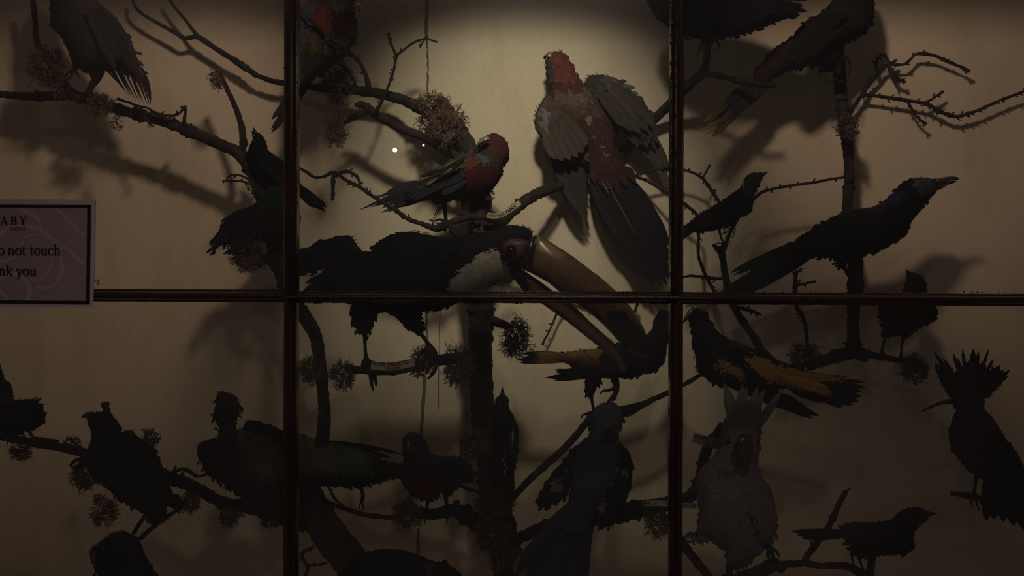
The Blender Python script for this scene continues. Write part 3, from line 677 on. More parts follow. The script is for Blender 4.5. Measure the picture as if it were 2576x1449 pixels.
b.feathers('tail_edge', [(1938, 218, 1862, 278, 3, -3), (1932, 226, 1885, 262, 3, 0), (1860, 222, 1788, 288, 2)], (0.30, 0.18, 0.04), dd=.0, lab='yellow tail edge')
b.feathers('wing', [(2120, 40, 1990, 130, 13, 6), (2110, 55, 1975, 145, 12, 5), (2120, 70, 1990, 155, 12, 4), (2130, 30, 2010, 95, 13, 6), (2100, 90, 2000, 160, 12, 4)], (0.008, 0.007, 0.0065), dd=-.035)
b.leg([(2100, 150, 16), (2105, 170, 12), (2110, 185, 10)], 9, toes=[[(2112, 150), (2126, 142), (2136, 152), (2139, 168), (2134, 190)], [(2108, 180), (2090, 178), (2078, 180), (2072, 188)], [(2105, 200), (2092, 206), (2070, 202)], [(2112, 205), (2126, 212), (2132, 228), (2128, 246)]], toer=4.5)

# --- slim brown-headed bird on the right
b = Bird('slim_brown_headed_bird', 'slim dark bird with a brown head and pointed beak, right of the right bar', 'stuffed bird',
 [(1917, 437), (1912, 434), (1892, 435), (1877, 443), (1869, 456), (1864, 469), (1850, 480), (1827, 498), (1795, 519), (1772, 532), (1748, 550), (1734, 566), (1743, 579), (1761, 585), (1798, 576), (1837, 566), (1858, 550), (1887, 535), (1895, 511), (1898, 490), (1906, 472), (1913, 456), (1918, 446)],
 1.0, (0.008, 0.0075, 0.007), [((0.04, 0.04, 0.026), [(1862, 430), (1925, 430), (1915, 475), (1898, 492), (1866, 475)]), ((0.05, 0.05, 0.045), [(1795, 530), (1812, 522), (1812, 540), (1798, 542)])],
 [(1900, 445), (1880, 490), (1800, 550), (1700, 600)], L=10, W=3, seed=20, k=.7, frn=70)
b.beak([(1914, 436), (1925, 434), (1934, 431), (1926, 439), (1917, 447)], (0.03, 0.025, 0.02))
b.eye(1902, 442, 2.5)
b.feathers('neck_plume', [(1870, 451, 1870, 474, 1.2)], (0.55, 0.48, 0.38), dd=-.018, lab='single white neck feather')
b.feathers('wing', [(1855, 490, 1760, 560, 8, 4), (1850, 500, 1755, 570, 8, 3), (1860, 505, 1770, 572, 8, 3), (1865, 515, 1785, 572, 7, 2)], (0.010, 0.009, 0.0085), dd=-.02)
b.feathers('tail', [(1765, 552, 1692, 604, 7, 0), (1765, 560, 1696, 612, 7), (1760, 548, 1690, 596, 6)], (0.014, 0.012, 0.011))
b.leg([(1806, 568, 6), (1812, 590, 3), (1820, 614, 3)], 3, toes=[[(1820, 614), (1808, 612), (1796, 614)], [(1820, 616), (1810, 620), (1800, 618)], [(1820, 616), (1824, 624), (1822, 632)]], toer=2.6)
b.leg([(1843, 560, 6), (1838, 580, 3), (1828, 602, 3), (1822, 616)], 3, toes=[[(1836, 576), (1828, 572), (1815, 568)], [(1838, 578), (1846, 584), (1844, 594), (1840, 598)], [(1834, 580), (1824, 586), (1812, 588)]], toer=2)

# --- big green and blue bird
b = Bird('green_bird', 'long dark green bird with a blue-flecked neck and stout beak, in the upper right pane', 'stuffed bird',
 [(2358, 452), (2346, 450), (2330, 447), (2317, 447), (2291, 451), (2270, 461), (2249, 482), (2228, 501), (2202, 522), (2173, 523), (2140, 530), (2115, 540), (2090, 550), (2068, 561), (2048, 573), (2029, 587), (2005, 606), (1990, 622), (2010, 645), (2040, 650), (2065, 645), (2102, 651), (2125, 647), (2170, 642), (2217, 629), (2249, 613), (2280, 592), (2287, 577), (2291, 564), (2301, 548), (2322, 519), (2346, 493), (2358, 478), (2362, 465)],
 1.0, (0.015, 0.019, 0.015), [((0.007, 0.0065, 0.008), [(2230, 450), (2320, 440), (2330, 520), (2290, 600), (2200, 640), (2150, 600), (2200, 520)]), ((0.016, 0.022, 0.06), [(2238, 482), (2270, 472), (2300, 486), (2285, 502), (2245, 505)]), ((0.05, 0.055, 0.055), [(2300, 446), (2352, 448), (2360, 475), (2330, 490), (2305, 470)]), ((0.030, 0.022, 0.018), [(2200, 525), (2240, 490), (2250, 505), (2220, 530)])],
 [(2350, 460), (2270, 510), (2150, 590), (2000, 640), (1830, 740)], L=15, W=5, seed=21, k=.7, fr=8)
b.beak([(2352, 452), (2375, 446), (2392, 444), (2405, 445), (2413, 449), (2409, 453), (2396, 453), (2380, 458), (2362, 464)], (0.05, 0.035, 0.028))
b.beak([(2356, 464), (2380, 458), (2398, 454), (2407, 456), (2400, 460), (2385, 465), (2362, 478)], (0.04, 0.03, 0.025), name='lower_beak', dd=.002)
b.eye(2328, 466, 4)
b.part('wing', [(2205, 530), (2170, 528), (2115, 545), (2068, 566), (2029, 592), (1995, 622), (2000, 640), (2050, 640), (2120, 628), (2180, 600), (2215, 565)], (0.015, 0.021, 0.016), k=.3, dd=-.024, flow=[(2200, 545), (2100, 600), (1980, 640)], L=26, W=6)
b.feathers('tail', [(2030, 600, 1838, 686, 7, 3), (2030, 610, 1845, 692, 6)], (0.03, 0.04, 0.035), dd=.003)
b.feathers('tail', [(2030, 615, 1810, 738, 9), (2035, 622, 1800, 752, 9), (2040, 630, 1815, 758, 9), (2045, 636, 1850, 752, 9), (2050, 640, 1895, 732, 8), (2040, 625, 1830, 772, 7), (2030, 610, 1880, 690, 8)], (0.022, 0.03, 0.027), dd=-.003)
b.part('thigh', [(2100, 642), (2108, 668), (2116, 676), (2128, 672), (2134, 650), (2125, 640)], (0.012, 0.012, 0.012), k=.6, frn=20)
b.leg([(2122, 668, 6), (2130, 686, 4), (2138, 698, 4)], 4, toes=[[(2138, 700), (2150, 708), (2160, 712)], [(2138, 700), (2142, 714), (2148, 722)], [(2138, 702), (2132, 714), (2134, 724)]], toer=4)
b.leg([(2160, 645, 10), (2166, 670, 6), (2165, 700, 5)], 4, toes=[[(2165, 700), (2172, 716), (2170, 728)], [(2165, 700), (2158, 712), (2156, 724)]], toer=4)

# --- small crested bird behind horizontal bar
b = Bird('small_crested_bird', 'small plump dark red bird with a pointed crest, crossed by the horizontal bar at right', 'stuffed bird',
 [(2275, 712), (2280, 706), (2282, 692), (2279, 681), (2290, 684), (2301, 687), (2320, 696), (2329, 709), (2332, 735), (2345, 755), (2356, 775), (2359, 788), (2352, 801), (2329, 817), (2305, 831), (2284, 843), (2266, 841), (2245, 836), (2225, 829), (2216, 805), (2212, 777), (2225, 752), (2258, 742), (2272, 732)],
 1.03, (0.020, 0.013, 0.012), [((0.055, 0.014, 0.012), [(2252, 740), (2325, 745), (2330, 800), (2285, 830), (2255, 800)]), ((0.045, 0.015, 0.012), [(2278, 705), (2305, 700), (2305, 735), (2276, 735)])],
 [(2300, 690), (2300, 760), (2240, 830)], L=10, W=4, seed=22, k=.75)
b.beak([(2279, 712), (2281, 722), (2274, 717)], (0.03, 0.025, 0.02))
b.eye(2288, 712, 2.5)
b.feathers('tail', [(2240, 815, 2218, 848, 8), (2248, 820, 2232, 852, 8), (2255, 822, 2248, 848, 7)], (0.014, 0.012, 0.012))
b.leg([(2228, 845, 4), (2222, 866, 3), (2218, 886, 4)], 3, toes=[[(2218, 886), (2222, 900), (2218, 910)], [(2218, 886), (2212, 898), (2212, 908)], [(2220, 886), (2228, 896), (2228, 904)]], toer=3)
b.leg([(2278, 838, 8), (2270, 860, 3.5), (2268, 885, 3.5), (2266, 898, 4)], 3, toes=[[(2266, 898), (2258, 906), (2252, 914)], [(2266, 898), (2262, 910), (2256, 916)], [(2266, 898), (2274, 908), (2274, 916)]], toer=3)

# --- hoopoe like bird at right edge
b = Bird('fan_crested_bird', 'dark bird with a wide fan crest and thin curved beak, at the right edge', 'stuffed bird',
 [(2394, 1000), (2402, 1016), (2406, 1031), (2396, 1051), (2388, 1088), (2390, 1120), (2408, 1145), (2431, 1177), (2447, 1189), (2469, 1206), (2500, 1230), (2540, 1260), (2590, 1270), (2588, 1220), (2573, 1185), (2553, 1132), (2524, 1096), (2504, 1059), (2480, 1031), (2475, 1008), (2480, 990), (2450, 975), (2410, 978)],
 .98, (0.045, 0.031, 0.026), [((0.022, 0.013, 0.013), [(2470, 1120), (2540, 1100), (2600, 1200), (2600, 1300), (2480, 1240)]), ((0.065, 0.034, 0.028), [(2400, 1010), (2480, 1010), (2480, 1080), (2395, 1080)])],
 [(2440, 990), (2440, 1080), (2500, 1200), (2580, 1330)], L=14, W=5, seed=23, k=.75)
b.part('beak', [(2400, 1006), (2390, 1003), (2370, 1008), (2353, 1015), (2330, 1026), (2312, 1038), (2325, 1034), (2345, 1026), (2370, 1018), (2400, 1016)], (0.035, 0.022, 0.018), k=.6, fl=False, mat='horn', jit=.1, step=4)
b.eye(2420, 1004, 4)
b.part('crest', [(2396, 1004), (2378, 984), (2364, 955), (2356, 932), (2372, 935), (2395, 945), (2425, 935), (2455, 925), (2490, 932), (2520, 950), (2520, 965), (2500, 985), (2482, 1002), (2440, 1012)], (0.022, 0.014, 0.013), k=.2, dd=.004, flow=[(2439, 1006), (2445, 920)], L=22, W=4, frn=40)
cr = [(2349, 884, 5), (2357, 931, 6), (2372, 900, 4), (2398, 889, 5), (2421, 879, 5), (2449, 878, 8), (2462, 884, 6), (2488, 877, 4), (2500, 902, 4), (2516, 918, 7), (2526, 930, 6), (2541, 931, 6), (2536, 946, 6), (2410, 900, 4), (2378, 905, 3), (2480, 900, 5), (2355, 893, 4), (2472, 905, 3)]
b.feathers('crest_plume', [(2439+(x-2439)*.12, 1000, x, y, w, 0) for x, y, w in cr], (0.06, 0.025, 0.021), tip=(0.012, 0.009, 0.009), dd=-.002)
b.feathers('wing', [(2490, 1080, 2570, 1300, 15, -12), (2500, 1080, 2585, 1290, 15, -12), (2480, 1110, 2540, 1290, 15, -8), (2475, 1140, 2515, 1290, 14, -4), (2510, 1090, 2600, 1270, 12, -10)], (0.016, 0.014, 0.014), dd=-.035)
b.feathers('tail', [(2480, 1200, 2482, 1308, 12, 0), (2500, 1200, 2500, 1306, 14), (2520, 1210, 2524, 1312, 14), (2540, 1220, 2550, 1322, 14), (2560, 1230, 2576, 1332, 14), (2580, 1240, 2600, 1340, 14)], (0.013, 0.012, 0.012), dd=.002)
b.leg([(2456, 1192, 6), (2454, 1215, 3.5), (2450, 1240, 4)], 3.5, col=(0.06, 0.02, 0.015), toes=[[(2450, 1240), (2444, 1258), (2447, 1276)], [(2450, 1240), (2456, 1262), (2463, 1284)], [(2452, 1240), (2462, 1256), (2470, 1270)], [(2450, 1240), (2444, 1248), (2438, 1252)]], toer=4)

# --- small bird bottom right
b = Bird('small_songbird', 'small russet-tinged bird with a sharp beak standing at the bottom right', 'stuffed bird',
 [(2333, 1287), (2326, 1280), (2320, 1278), (2303, 1276), (2281, 1279), (2264, 1287), (2251, 1300), (2234, 1311), (2196, 1313), (2164, 1313), (2132, 1318), (2111, 1330), (2108, 1342), (2121, 1353), (2136, 1362), (2140, 1380), (2153, 1396), (2185, 1405), (2207, 1399), (2245, 1396), (2277, 1394), (2292, 1387), (2302, 1375), (2298, 1353), (2300, 1341), (2309, 1328), (2324, 1315), (2335, 1304)],
 .96, (0.014, 0.012, 0.011), [((0.045, 0.014, 0.010), [(2120, 1325), (2240, 1308), (2250, 1330), (2180, 1352), (2130, 1352)]), ((0.020, 0.016, 0.013), [(2250, 1275), (2345, 1275), (2335, 1310), (2260, 1310)])],
 [(2320, 1290), (2240, 1340), (2140, 1350), (2000, 1340)], L=11, W=4, seed=24, k=.75)
b.beak([(2330, 1285), (2345, 1289), (2357, 1292), (2342, 1298), (2334, 1302)], (0.014, 0.011, 0.010))
b.eye(2316, 1290, 2.5)
b.feathers('wing', [(2225, 1325, 2120, 1352, 10, 3), (2230, 1335, 2125, 1362, 10, 3), (2225, 1345, 2120, 1370, 9, 3), (2210, 1320, 2110, 1340, 9, 2)], (0.026, 0.013, 0.010), dd=-.026)
b.feathers('tail', [(2125, 1335, 1990, 1337, 6), (2125, 1340, 2005, 1346, 6), (2125, 1346, 2018, 1354, 6), (2125, 1350, 2035, 1357, 5), (2130, 1364, 2118, 1370, 3)], (0.013, 0.011, 0.010))
b.leg([(2146, 1385, 7), (2143, 1402, 3), (2147, 1422, 3)], 3, toes=[[(2147, 1422), (2136, 1424), (2126, 1430)], [(2147, 1422), (2158, 1428), (2166, 1434)]], toer=3)
b.leg([(2158, 1394, 7), (2166, 1418, 3), (2176, 1442, 3)], 3, toes=[[(2176, 1442), (2164, 1446), (2156, 1450)], [(2176, 1442), (2186, 1448), (2192, 1456)]], toer=3)

# --- black and yellow bird
YW = (0.34, 0.19, 0.035)
b = Bird('black_and_yellow_bird', 'black bird with bright yellow wing and rump patches, below the horizontal bar at right', 'stuffed bird',
 [(1733, 805), (1737, 785), (1747, 774), (1760, 774), (1775, 785), (1787, 805), (1797, 824), (1809, 834), (1822, 849), (1839, 854), (1874, 869), (1904, 884), (1929, 899), (1961, 914), (2023, 931), (2073, 941), (2110, 948), (2120, 975), (2100, 1000), (2060, 996), (2023, 990), (1990, 982), (1963, 974), (1940, 985), (1919, 1000), (1890, 996), (1859, 986), (1819, 969), (1799, 967), (1767, 944), (1752, 931), (1750, 899), (1742, 864), (1739, 829)],
 .95, (0.011, 0.012, 0.013),
 [(YW, [(1792, 909), (1807, 901), (1832, 914), (1849, 924), (1865, 949), (1859, 956), (1832, 936), (1812, 942), (1800, 925)]),
  (YW, [(1866, 904), (1880, 894), (1888, 888), (1906, 891), (1936, 914), (1986, 924), (2035, 936), (2110, 950), (2118, 960), (2050, 950), (2080, 985), (2095, 996), (2050, 986), (1973, 971), (1936, 966), (1916, 946), (1889, 929), (1870, 915)]),
  ((0.14, 0.08, 0.025), [(1824, 849), (1860, 862), (1885, 874), (1870, 874), (1835, 858)])],
 [(1755, 780), (1775, 860), (1850, 920), (2000, 960), (2170, 990)], L=16, W=4, seed=25, k=.7, soft=3, fr=8)
b.beak([(1748, 776), (1738, 776), (1726, 788), (1718, 812), (1728, 806), (1738, 800)], (0.11, 0.10, 0.09), dd=-.006, lab='pale pointed beak')
b.feathers('head_plume', [(1760, 785, 1782, 768, 2, 3), (1755, 782, 1775, 766, 2, 2), (1745, 785, 1722, 800, 2), (1750, 780, 1735, 768, 2)], (0.09, 0.08, 0.07), dd=-.012, shape='point')
b.eye(1757, 796, 3)
b.feathers('tail', [(2040, 950, 2176, 962, 5), (2040, 956, 2178, 975, 6), (2040, 962, 2166, 985, 8), (2040, 968, 2166, 998, 9), (2040, 975, 2160, 1010, 9), (2035, 982, 2145, 1018, 9), (2030, 985, 2120, 1024, 8), (2020, 985, 2100, 1014, 7), (1990, 985, 2074, 1012, 6)], (0.011, 0.011, 0.011), dd=.004)
b.feathers('tail_covert', [(1980, 935, 2110, 952, 6), (1985, 945, 2080, 972, 7), (1975, 955, 2090, 992, 6), (1960, 940, 2065, 975, 8), (1990, 940, 2118, 958, 4), (1965, 955, 2092, 998, 4)], YW, dd=-.022, vary=.25, lab='yellow feathers streaking the tail', shape='point')
b.feathers('wing', [(1870, 985, 2060, 1046, 9, -3), (1875, 990, 2045, 1052, 8, -3), (1880, 980, 2030, 1025, 9, -2), (1860, 975, 2000, 1030, 10), (1900, 975, 2010, 1012, 9)], (0.011, 0.011, 0.012), dd=.008, lab='black wing tip')

# --- cockatoo
CW = (0.165, 0.135, 0.115)
b = Bird('cockatoo', 'white cockatoo facing forward with a raised spiky crest and dark beak, lower right', 'stuffed bird',
 [(1856, 1030), (1880, 1012), (1905, 1018), (1918, 1040), (1919, 1060), (1912, 1098), (1910, 1137), (1908, 1175), (1922, 1205), (1940, 1235), (1950, 1275), (1954, 1326), (1940, 1354), (1922, 1368), (1905, 1397), (1870, 1418), (1831, 1425), (1826, 1400), (1824, 1375), (1800, 1358), (1782, 1347), (1775, 1358), (1752, 1344), (1758, 1300), (1761, 1274), (1752, 1220), (1756, 1190), (1771, 1170), (1799, 1144), (1812, 1116), (1816, 1080), (1824, 1052), (1838, 1038)],
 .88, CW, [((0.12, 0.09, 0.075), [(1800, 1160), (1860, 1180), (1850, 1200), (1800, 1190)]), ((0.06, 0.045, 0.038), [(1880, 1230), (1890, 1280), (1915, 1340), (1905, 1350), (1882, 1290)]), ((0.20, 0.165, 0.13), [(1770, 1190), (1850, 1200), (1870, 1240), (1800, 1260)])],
 [(1870, 1040), (1860, 1150), (1855, 1280), (1850, 1420)], L=15, W=4.5, seed=26, k=.75, fr=8, frn=160, lift=.8, jit=.3)
b.feathers('crest', [(1840, 1060, 1820, 962, 15, 6), (1852, 1050, 1868, 966, 12, 3), (1862, 1045, 1880, 972, 13, -3), (1888, 1045, 1905, 974, 13), (1895, 1050, 1925, 978, 12, -4), (1912, 1075, 1972, 978, 11, -5), (1872, 1045, 1892, 1000, 11), (1845, 1070, 1835, 1010, 12)], (0.17, 0.14, 0.105), dd=-.008, shape='point', vary=.15, lab='raised white crest feathers')
b.part('beak', [(1850, 1108), (1858, 1096), (1872, 1092), (1888, 1096), (1896, 1110), (1897, 1135), (1893, 1155), (1886, 1170), (1875, 1180), (1866, 1172), (1854, 1160), (1848, 1140), (1846, 1122)], (0.022, 0.018, 0.017), k=.8, dd=-.038, mat='horn', fl=False, jit=.2)
b.eye(1834, 1110, 7, ring=(0.05, 0.04, 0.035)); b.eye(1903, 1113, 6, ring=(0.05, 0.04, 0.035))
b.part('wing', [(1758, 1195), (1772, 1185), (1790, 1210), (1798, 1260), (1792, 1310), (1775, 1350), (1757, 1342), (1760, 1290), (1753, 1230)], (0.14, 0.115, 0.095), k=.35, dd=-.01, flow=[(1775, 1190), (1770, 1345)], L=22, W=6)
b.part('wing', [(1905, 1200), (1925, 1215), (1943, 1250), (1952, 1300), (1950, 1335), (1935, 1345), (1915, 1310), (1902, 1260)], (0.13, 0.10, 0.088), k=.35, dd=-.008, flow=[(1915, 1200), (1945, 1345)], L=22, W=6)
b.leg([(1838, 1405, 9), (1836, 1425, 8), (1834, 1445, 8)], 8, toes=[[(1834, 1445), (1824, 1456), (1818, 1470)], [(1834, 1445), (1836, 1460), (1836, 1474)], [(1836, 1445), (1848, 1456), (1852, 1468)]], toer=7, col=(0.025, 0.02, 0.018))
b.leg([(1915, 1365, 12), (1928, 1372, 9), (1940, 1382, 8)], 8, toes=[[(1940, 1382), (1952, 1386), (1960, 1400)], [(1938, 1382), (1944, 1400), (1948, 1414)], [(1936, 1380), (1932, 1396), (1936, 1408)]], toer=7, col=(0.025, 0.02, 0.018))

# --- black and orange bird behind the beak
OR = (0.17, 0.09, 0.025)
b = Bird('orange_tailed_bird', 'black bird with an orange-brown rump and tail, standing behind the toucan beak tip', 'stuffed bird',
 [(1660, 783), (1668, 778), (1680, 783), (1687, 800), (1688, 830), (1682, 852), (1676, 882), (1671, 912), (1660, 924), (1647, 930), (1613, 944), (1588, 951), (1551, 951), (1510, 951), (1488, 949), (1470, 938), (1450, 926), (1440, 918), (1418, 912), (1404, 905), (1402, 895), (1430, 887), (1454, 885), (1483, 879), (1508, 875), (1553, 867), (1588, 859), (1618, 848), (1633, 836), (1642, 822), (1647, 800)],
 1.0, (0.011, 0.012, 0.013), [(OR, [(1400, 890), (1454, 880), (1508, 870), (1525, 890), (1500, 915), (1470, 925), (1430, 918), (1400, 910)]), ((0.09, 0.035, 0.02), [(1440, 900), (1500, 895), (1520, 915), (1490, 945), (1450, 925)])],
 [(1670, 790), (1660, 880), (1580, 915), (1450, 905), (1300, 900)], L=14, W=4, seed=27, k=.65, fr=9, frn=130)
b.beak([(1682, 783), (1690, 776), (1706, 772), (1700, 782), (1688, 794)], (0.08, 0.07, 0.06), lab='pale beak')
b.feathers('tail', [(1440, 893, 1314, 889, 6), (1440, 898, 1320, 898, 6), (1445, 902, 1300, 905, 6), (1440, 908, 1306, 912, 5), (1445, 895, 1340, 886, 6)], OR, tip=(0.03, 0.025, 0.022), dd=-.002, lab='orange tail with dark tips')
b.feathers('wing', [(1580, 925, 1372, 950, 7, -3), (1570, 930, 1394, 957, 5, -3), (1560, 920, 1398, 936, 8, -3), (1590, 915, 1440, 935, 10, -3), (1480, 938, 1395, 930, 4)], (0.012, 0.011, 0.011), dd=-.018)
b.part('thigh', [(1478, 945), (1472, 970), (1473, 985), (1483, 1000), (1493, 995), (1502, 975), (1515, 950), (1495, 940)], (0.014, 0.010, 0.009), k=.6, dd=-.01, flow=[(1495, 945), (1483, 1000)], frn=30)
b.leg([(1486, 992, 5), (1490, 1012, 4), (1494, 1034, 4.5)], 4, dd=-.01, col=(0.04, 0.025, 0.018), toes=[[(1494, 1036), (1478, 1040), (1466, 1044), (1462, 1052)], [(1494, 1036), (1504, 1042), (1508, 1052)]], toer=4)
b.leg([(1545, 945, 12), (1550, 970, 9), (1548, 990, 7), (1536, 1006, 5)], 5, col=(0.014, 0.012, 0.011), toes=[[(1548, 976), (1530, 982), (1516, 984), (1509, 992)], [(1545, 990), (1548, 1002), (1540, 1008)], [(1536, 1004), (1528, 1014), (1524, 1020)]], toer=5)

# --- spread winged grey-blue bird, bottom centre
b = Bird('white_spotted_bird', 'grey-blue bird seen from behind with white-spotted black wings, bottom centre', 'stuffed bird',
 [(1492, 1034), (1503, 1021), (1517, 1013), (1538, 1010), (1559, 1024), (1568, 1045), (1563, 1073), (1556, 1095), (1559, 1112), (1572, 1140), (1572, 1180), (1560, 1220), (1535, 1250), (1510, 1275), (1495, 1300), (1482, 1330), (1450, 1350), (1415, 1340), (1405, 1310), (1428, 1270), (1436, 1230), (1430, 1180), (1440, 1135), (1468, 1108), (1482, 1098), (1486, 1073), (1474, 1055)],
 .93, (0.048, 0.052, 0.062), [((0.055, 0.06, 0.078), [(1430, 1110), (1560, 1110), (1550, 1220), (1440, 1220)]), ((0.075, 0.074, 0.074), [(1490, 1010), (1570, 1010), (1565, 1060), (1500, 1060)]), ((0.012, 0.012, 0.013), [(1510, 1075), (1545, 1070), (1550, 1110), (1520, 1110)])],
 [(1530, 1015), (1515, 1100), (1480, 1230), (1400, 1440)], L=13, W=5, seed=28, k=.7, fr=8)
b.part('wing', [(1482, 1098), (1465, 1112), (1447, 1126), (1430, 1145), (1419, 1158), (1403, 1175), (1387, 1193), (1366, 1228), (1352, 1255), (1362, 1268), (1375, 1274), (1401, 1263), (1429, 1239), (1442, 1200), (1455, 1160), (1475, 1130)], (0.013, 0.013, 0.014),
 [((0.13, 0.115, 0.10), [(1392, 1208), (1415, 1200), (1422, 1222), (1405, 1238), (1390, 1225)]), ((0.10, 0.095, 0.085), [(1425, 1168), (1437, 1165), (1436, 1180), (1428, 1182)]), ((0.09, 0.085, 0.08), [(1442, 1132), (1458, 1128), (1455, 1138), (1443, 1142)])],
 k=.25, dd=-.012, flow=[(1470, 1110), (1420, 1170), (1360, 1265)], L=16, W=5, soft=2, lab='black left wing with white spots')
b.feathers('wing_quill', [(1400, 1205, 1352, 1262, 7), (1408, 1210, 1362, 1268, 7), (1416, 1212, 1374, 1273, 7), (1422, 1215, 1388, 1270, 7), (1428, 1218, 1400, 1264, 7)], (0.016, 0.016, 0.017), dd=-.002)
b.part('wing', [(1558, 1115), (1572, 1125), (1583, 1140), (1591, 1168), (1590, 1195), (1587, 1221), (1577, 1256), (1560, 1290), (1540, 1318), (1520, 1326), (1505, 1310), (1500, 1285), (1518, 1255), (1535, 1215), (1548, 1170), (1552, 1135)], (0.012, 0.012, 0.013),
 [((0.20, 0.18, 0.15), [(1550, 1172), (1565, 1174), (1582, 1180), (1580, 1190), (1562, 1184), (1550, 1182)]), ((0.12, 0.11, 0.095), [(1518, 1210), (1542, 1206), (1538, 1222), (1520, 1226)]), ((0.12, 0.11, 0.095), [(1510, 1240), (1530, 1238), (1530, 1250), (1514, 1254)]), ((0.13, 0.12, 0.10), [(1502, 1258), (1528, 1260), (1528, 1276), (1508, 1280)])],
 k=.3, dd=-.014, flow=[(1565, 1120), (1570, 1200), (1520, 1325)], L=16, W=5, soft=2, lab='black right wing with white bars')
b.feathers('tail', [(1440, 1260, 1302, 1430, 14, 4), (1445, 1262, 1325, 1450, 14, 3), (1450, 1265, 1348, 1470, 14, 2), (1455, 1268, 1372, 1480, 15), (1460, 1270, 1400, 1480, 15), (1468, 1275, 1425, 1480, 15), (1475, 1280, 1450, 1480, 14), (1482, 1290, 1468, 1475, 12), (1440, 1290, 1360, 1420, 14), (1455, 1300, 1400, 1440, 14), (1430, 1280, 1340, 1400, 12)], (0.030, 0.034, 0.040), dd=-.004)
b.feathers('tail_covert', [(1340, 1370, 1292, 1440, 10, 4), (1345, 1380, 1305, 1462, 9), (1350, 1390, 1318, 1475, 9), (1362, 1400, 1335, 1480, 9)], (0.10, 0.095, 0.085), dd=.004, lab='pale tail tips')
b.leg([(1500, 1300, 7), (1496, 1320, 5)], 5, toes=[[(1496, 1318), (1490, 1330), (1492, 1340)]])

# --- small bird pointing up on trunk
b = Bird('climbing_songbird', 'small dark bird with white-streaked flank climbing the trunk, beak straight up', 'stuffed bird',
 [(1258, 992), (1264, 988), (1269, 991), (1278, 1000), (1280, 1024), (1292, 1045), (1303, 1073), (1303, 1116), (1299, 1151), (1290, 1180), (1278, 1192), (1264, 1168), (1246, 1116), (1239, 1080), (1243, 1038), (1246, 1012), (1250, 1000)],
 .955, (0.014, 0.014, 0.013), [((0.030, 0.022, 0.018), [(1262, 1090), (1285, 1090), (1280, 1140), (1262, 1130)])],
 [(1262, 990), (1265, 1060), (1275, 1150), (1285, 1245)], L=10, W=3, seed=29, k=.7)
b.beak([(1259, 992), (1262, 978), (1264, 970), (1266, 980), (1269, 992)], (0.012, 0.011, 0.01))
b.eye(1257, 1013, 2.6, ring=(0.09, 0.08, 0.07))
b.feathers('wing', [(1292, 1060, 1290, 1170, 5, -6), (1288, 1060, 1284, 1170, 5, -5), (1284, 1065, 1276, 1165, 5, -4)], (0.022, 0.02, 0.018), dd=-.018)
b.feathers('wing_streak', [(1289, 1080, 1288, 1122, .9), (1285, 1085, 1285, 1115, .8), (1270, 1140, 1266, 1165, 1.2), (1262, 1150, 1276, 1185, 1.0), (1291, 1075, 1292, 1110, .7)], (0.35, 0.33, 0.30), dd=-.022, shape='point', lab='white streaks')
b.feathers('tail', [(1280, 1165, 1278, 1248, 6), (1284, 1165, 1284, 1250, 6), (1288, 1160, 1290, 1248, 5), (1276, 1170, 1272, 1240, 4)], (0.014, 0.013, 0.012))
b.leg([(1262, 1150, 4), (1254, 1140, 3), (1246, 1132, 3)], 3, toes=[[(1246, 1132), (1240, 1122), (1236, 1118)], [(1246, 1132), (1238, 1134), (1232, 1132)]], toer=2.5)

# --- pigeon-like bird with crimson belly
b = Bird('crimson_bellied_bird', 'plump dark bird with a blue-black hood and crimson belly, perched left of the trunk', 'stuffed bird',
 [(1014, 1103), (1022, 1092), (1038, 1087), (1057, 1092), (1070, 1108), (1084, 1138), (1113, 1147), (1146, 1150), (1175, 1167), (1186, 1192), (1183, 1210), (1162, 1216), (1140, 1229), (1130, 1248), (1119, 1248), (1111, 1240), (1089, 1253), (1076, 1259), (1044, 1251), (1019, 1226), (1010, 1210), (1013, 1167), (1014, 1130)],
 .97, (0.034, 0.028, 0.021), [((0.10, 0.015, 0.014), [(1000, 1203), (1070, 1200), (1104, 1178), (1118, 1215), (1100, 1255), (1040, 1260), (1005, 1225)]), ((0.013, 0.012, 0.020), [(1015, 1105), (1060, 1095), (1080, 1150), (1085, 1180), (1070, 1200), (1012, 1200)]), ((0.030, 0.020, 0.018), [(1020, 1100), (1040, 1098), (1045, 1130), (1035, 1145), (1022, 1135)]), ((0.030, 0.032, 0.02), [(1090, 1150), (1180, 1160), (1190, 1210), (1130, 1220), (1110, 1180)])],
 [(1040, 1090), (1045, 1160), (1100, 1210), (1185, 1195)], L=11, W=4, seed=30, k=.8)
b.beak([(1018, 1118), (1026, 1110), (1034, 1116), (1034, 1132), (1027, 1142), (1021, 1134)], (0.045, 0.028, 0.02), k=.8, dd=-.022)
b.eye(1043, 1112, 3.5)
b.feathers('wing', [(1105, 1160, 1180, 1195, 10, -4), (1105, 1170, 1178, 1208, 10, -3), (1100, 1180, 1165, 1216, 10, -3), (1095, 1190, 1150, 1222, 9)], (0.028, 0.028, 0.02), dd=-.028)
b.feathers('tail', [(1160, 1180, 1205, 1192, 4), (1160, 1190, 1205, 1196, 4), (1160, 1200, 1200, 1198, 3)], (0.014, 0.012, 0.012), dd=.01)
b.leg([(1078, 1250, 8), (1075, 1268, 4), (1072, 1284, 4)], 4, toes=[[(1072, 1284), (1064, 1296), (1062, 1310)], [(1072, 1284), (1072, 1300), (1068, 1318)], [(1074, 1284), (1082, 1294), (1086, 1306)]], toer=4)
b.leg([(1121, 1240, 9), (1122, 1256, 5), (1124, 1274, 4.5)], 4, toes=[[(1124, 1274), (1118, 1288), (1120, 1300)], [(1124, 1274), (1126, 1296), (1124, 1318)], [(1126, 1274), (1136, 1284), (1138, 1296)]], toer=4)

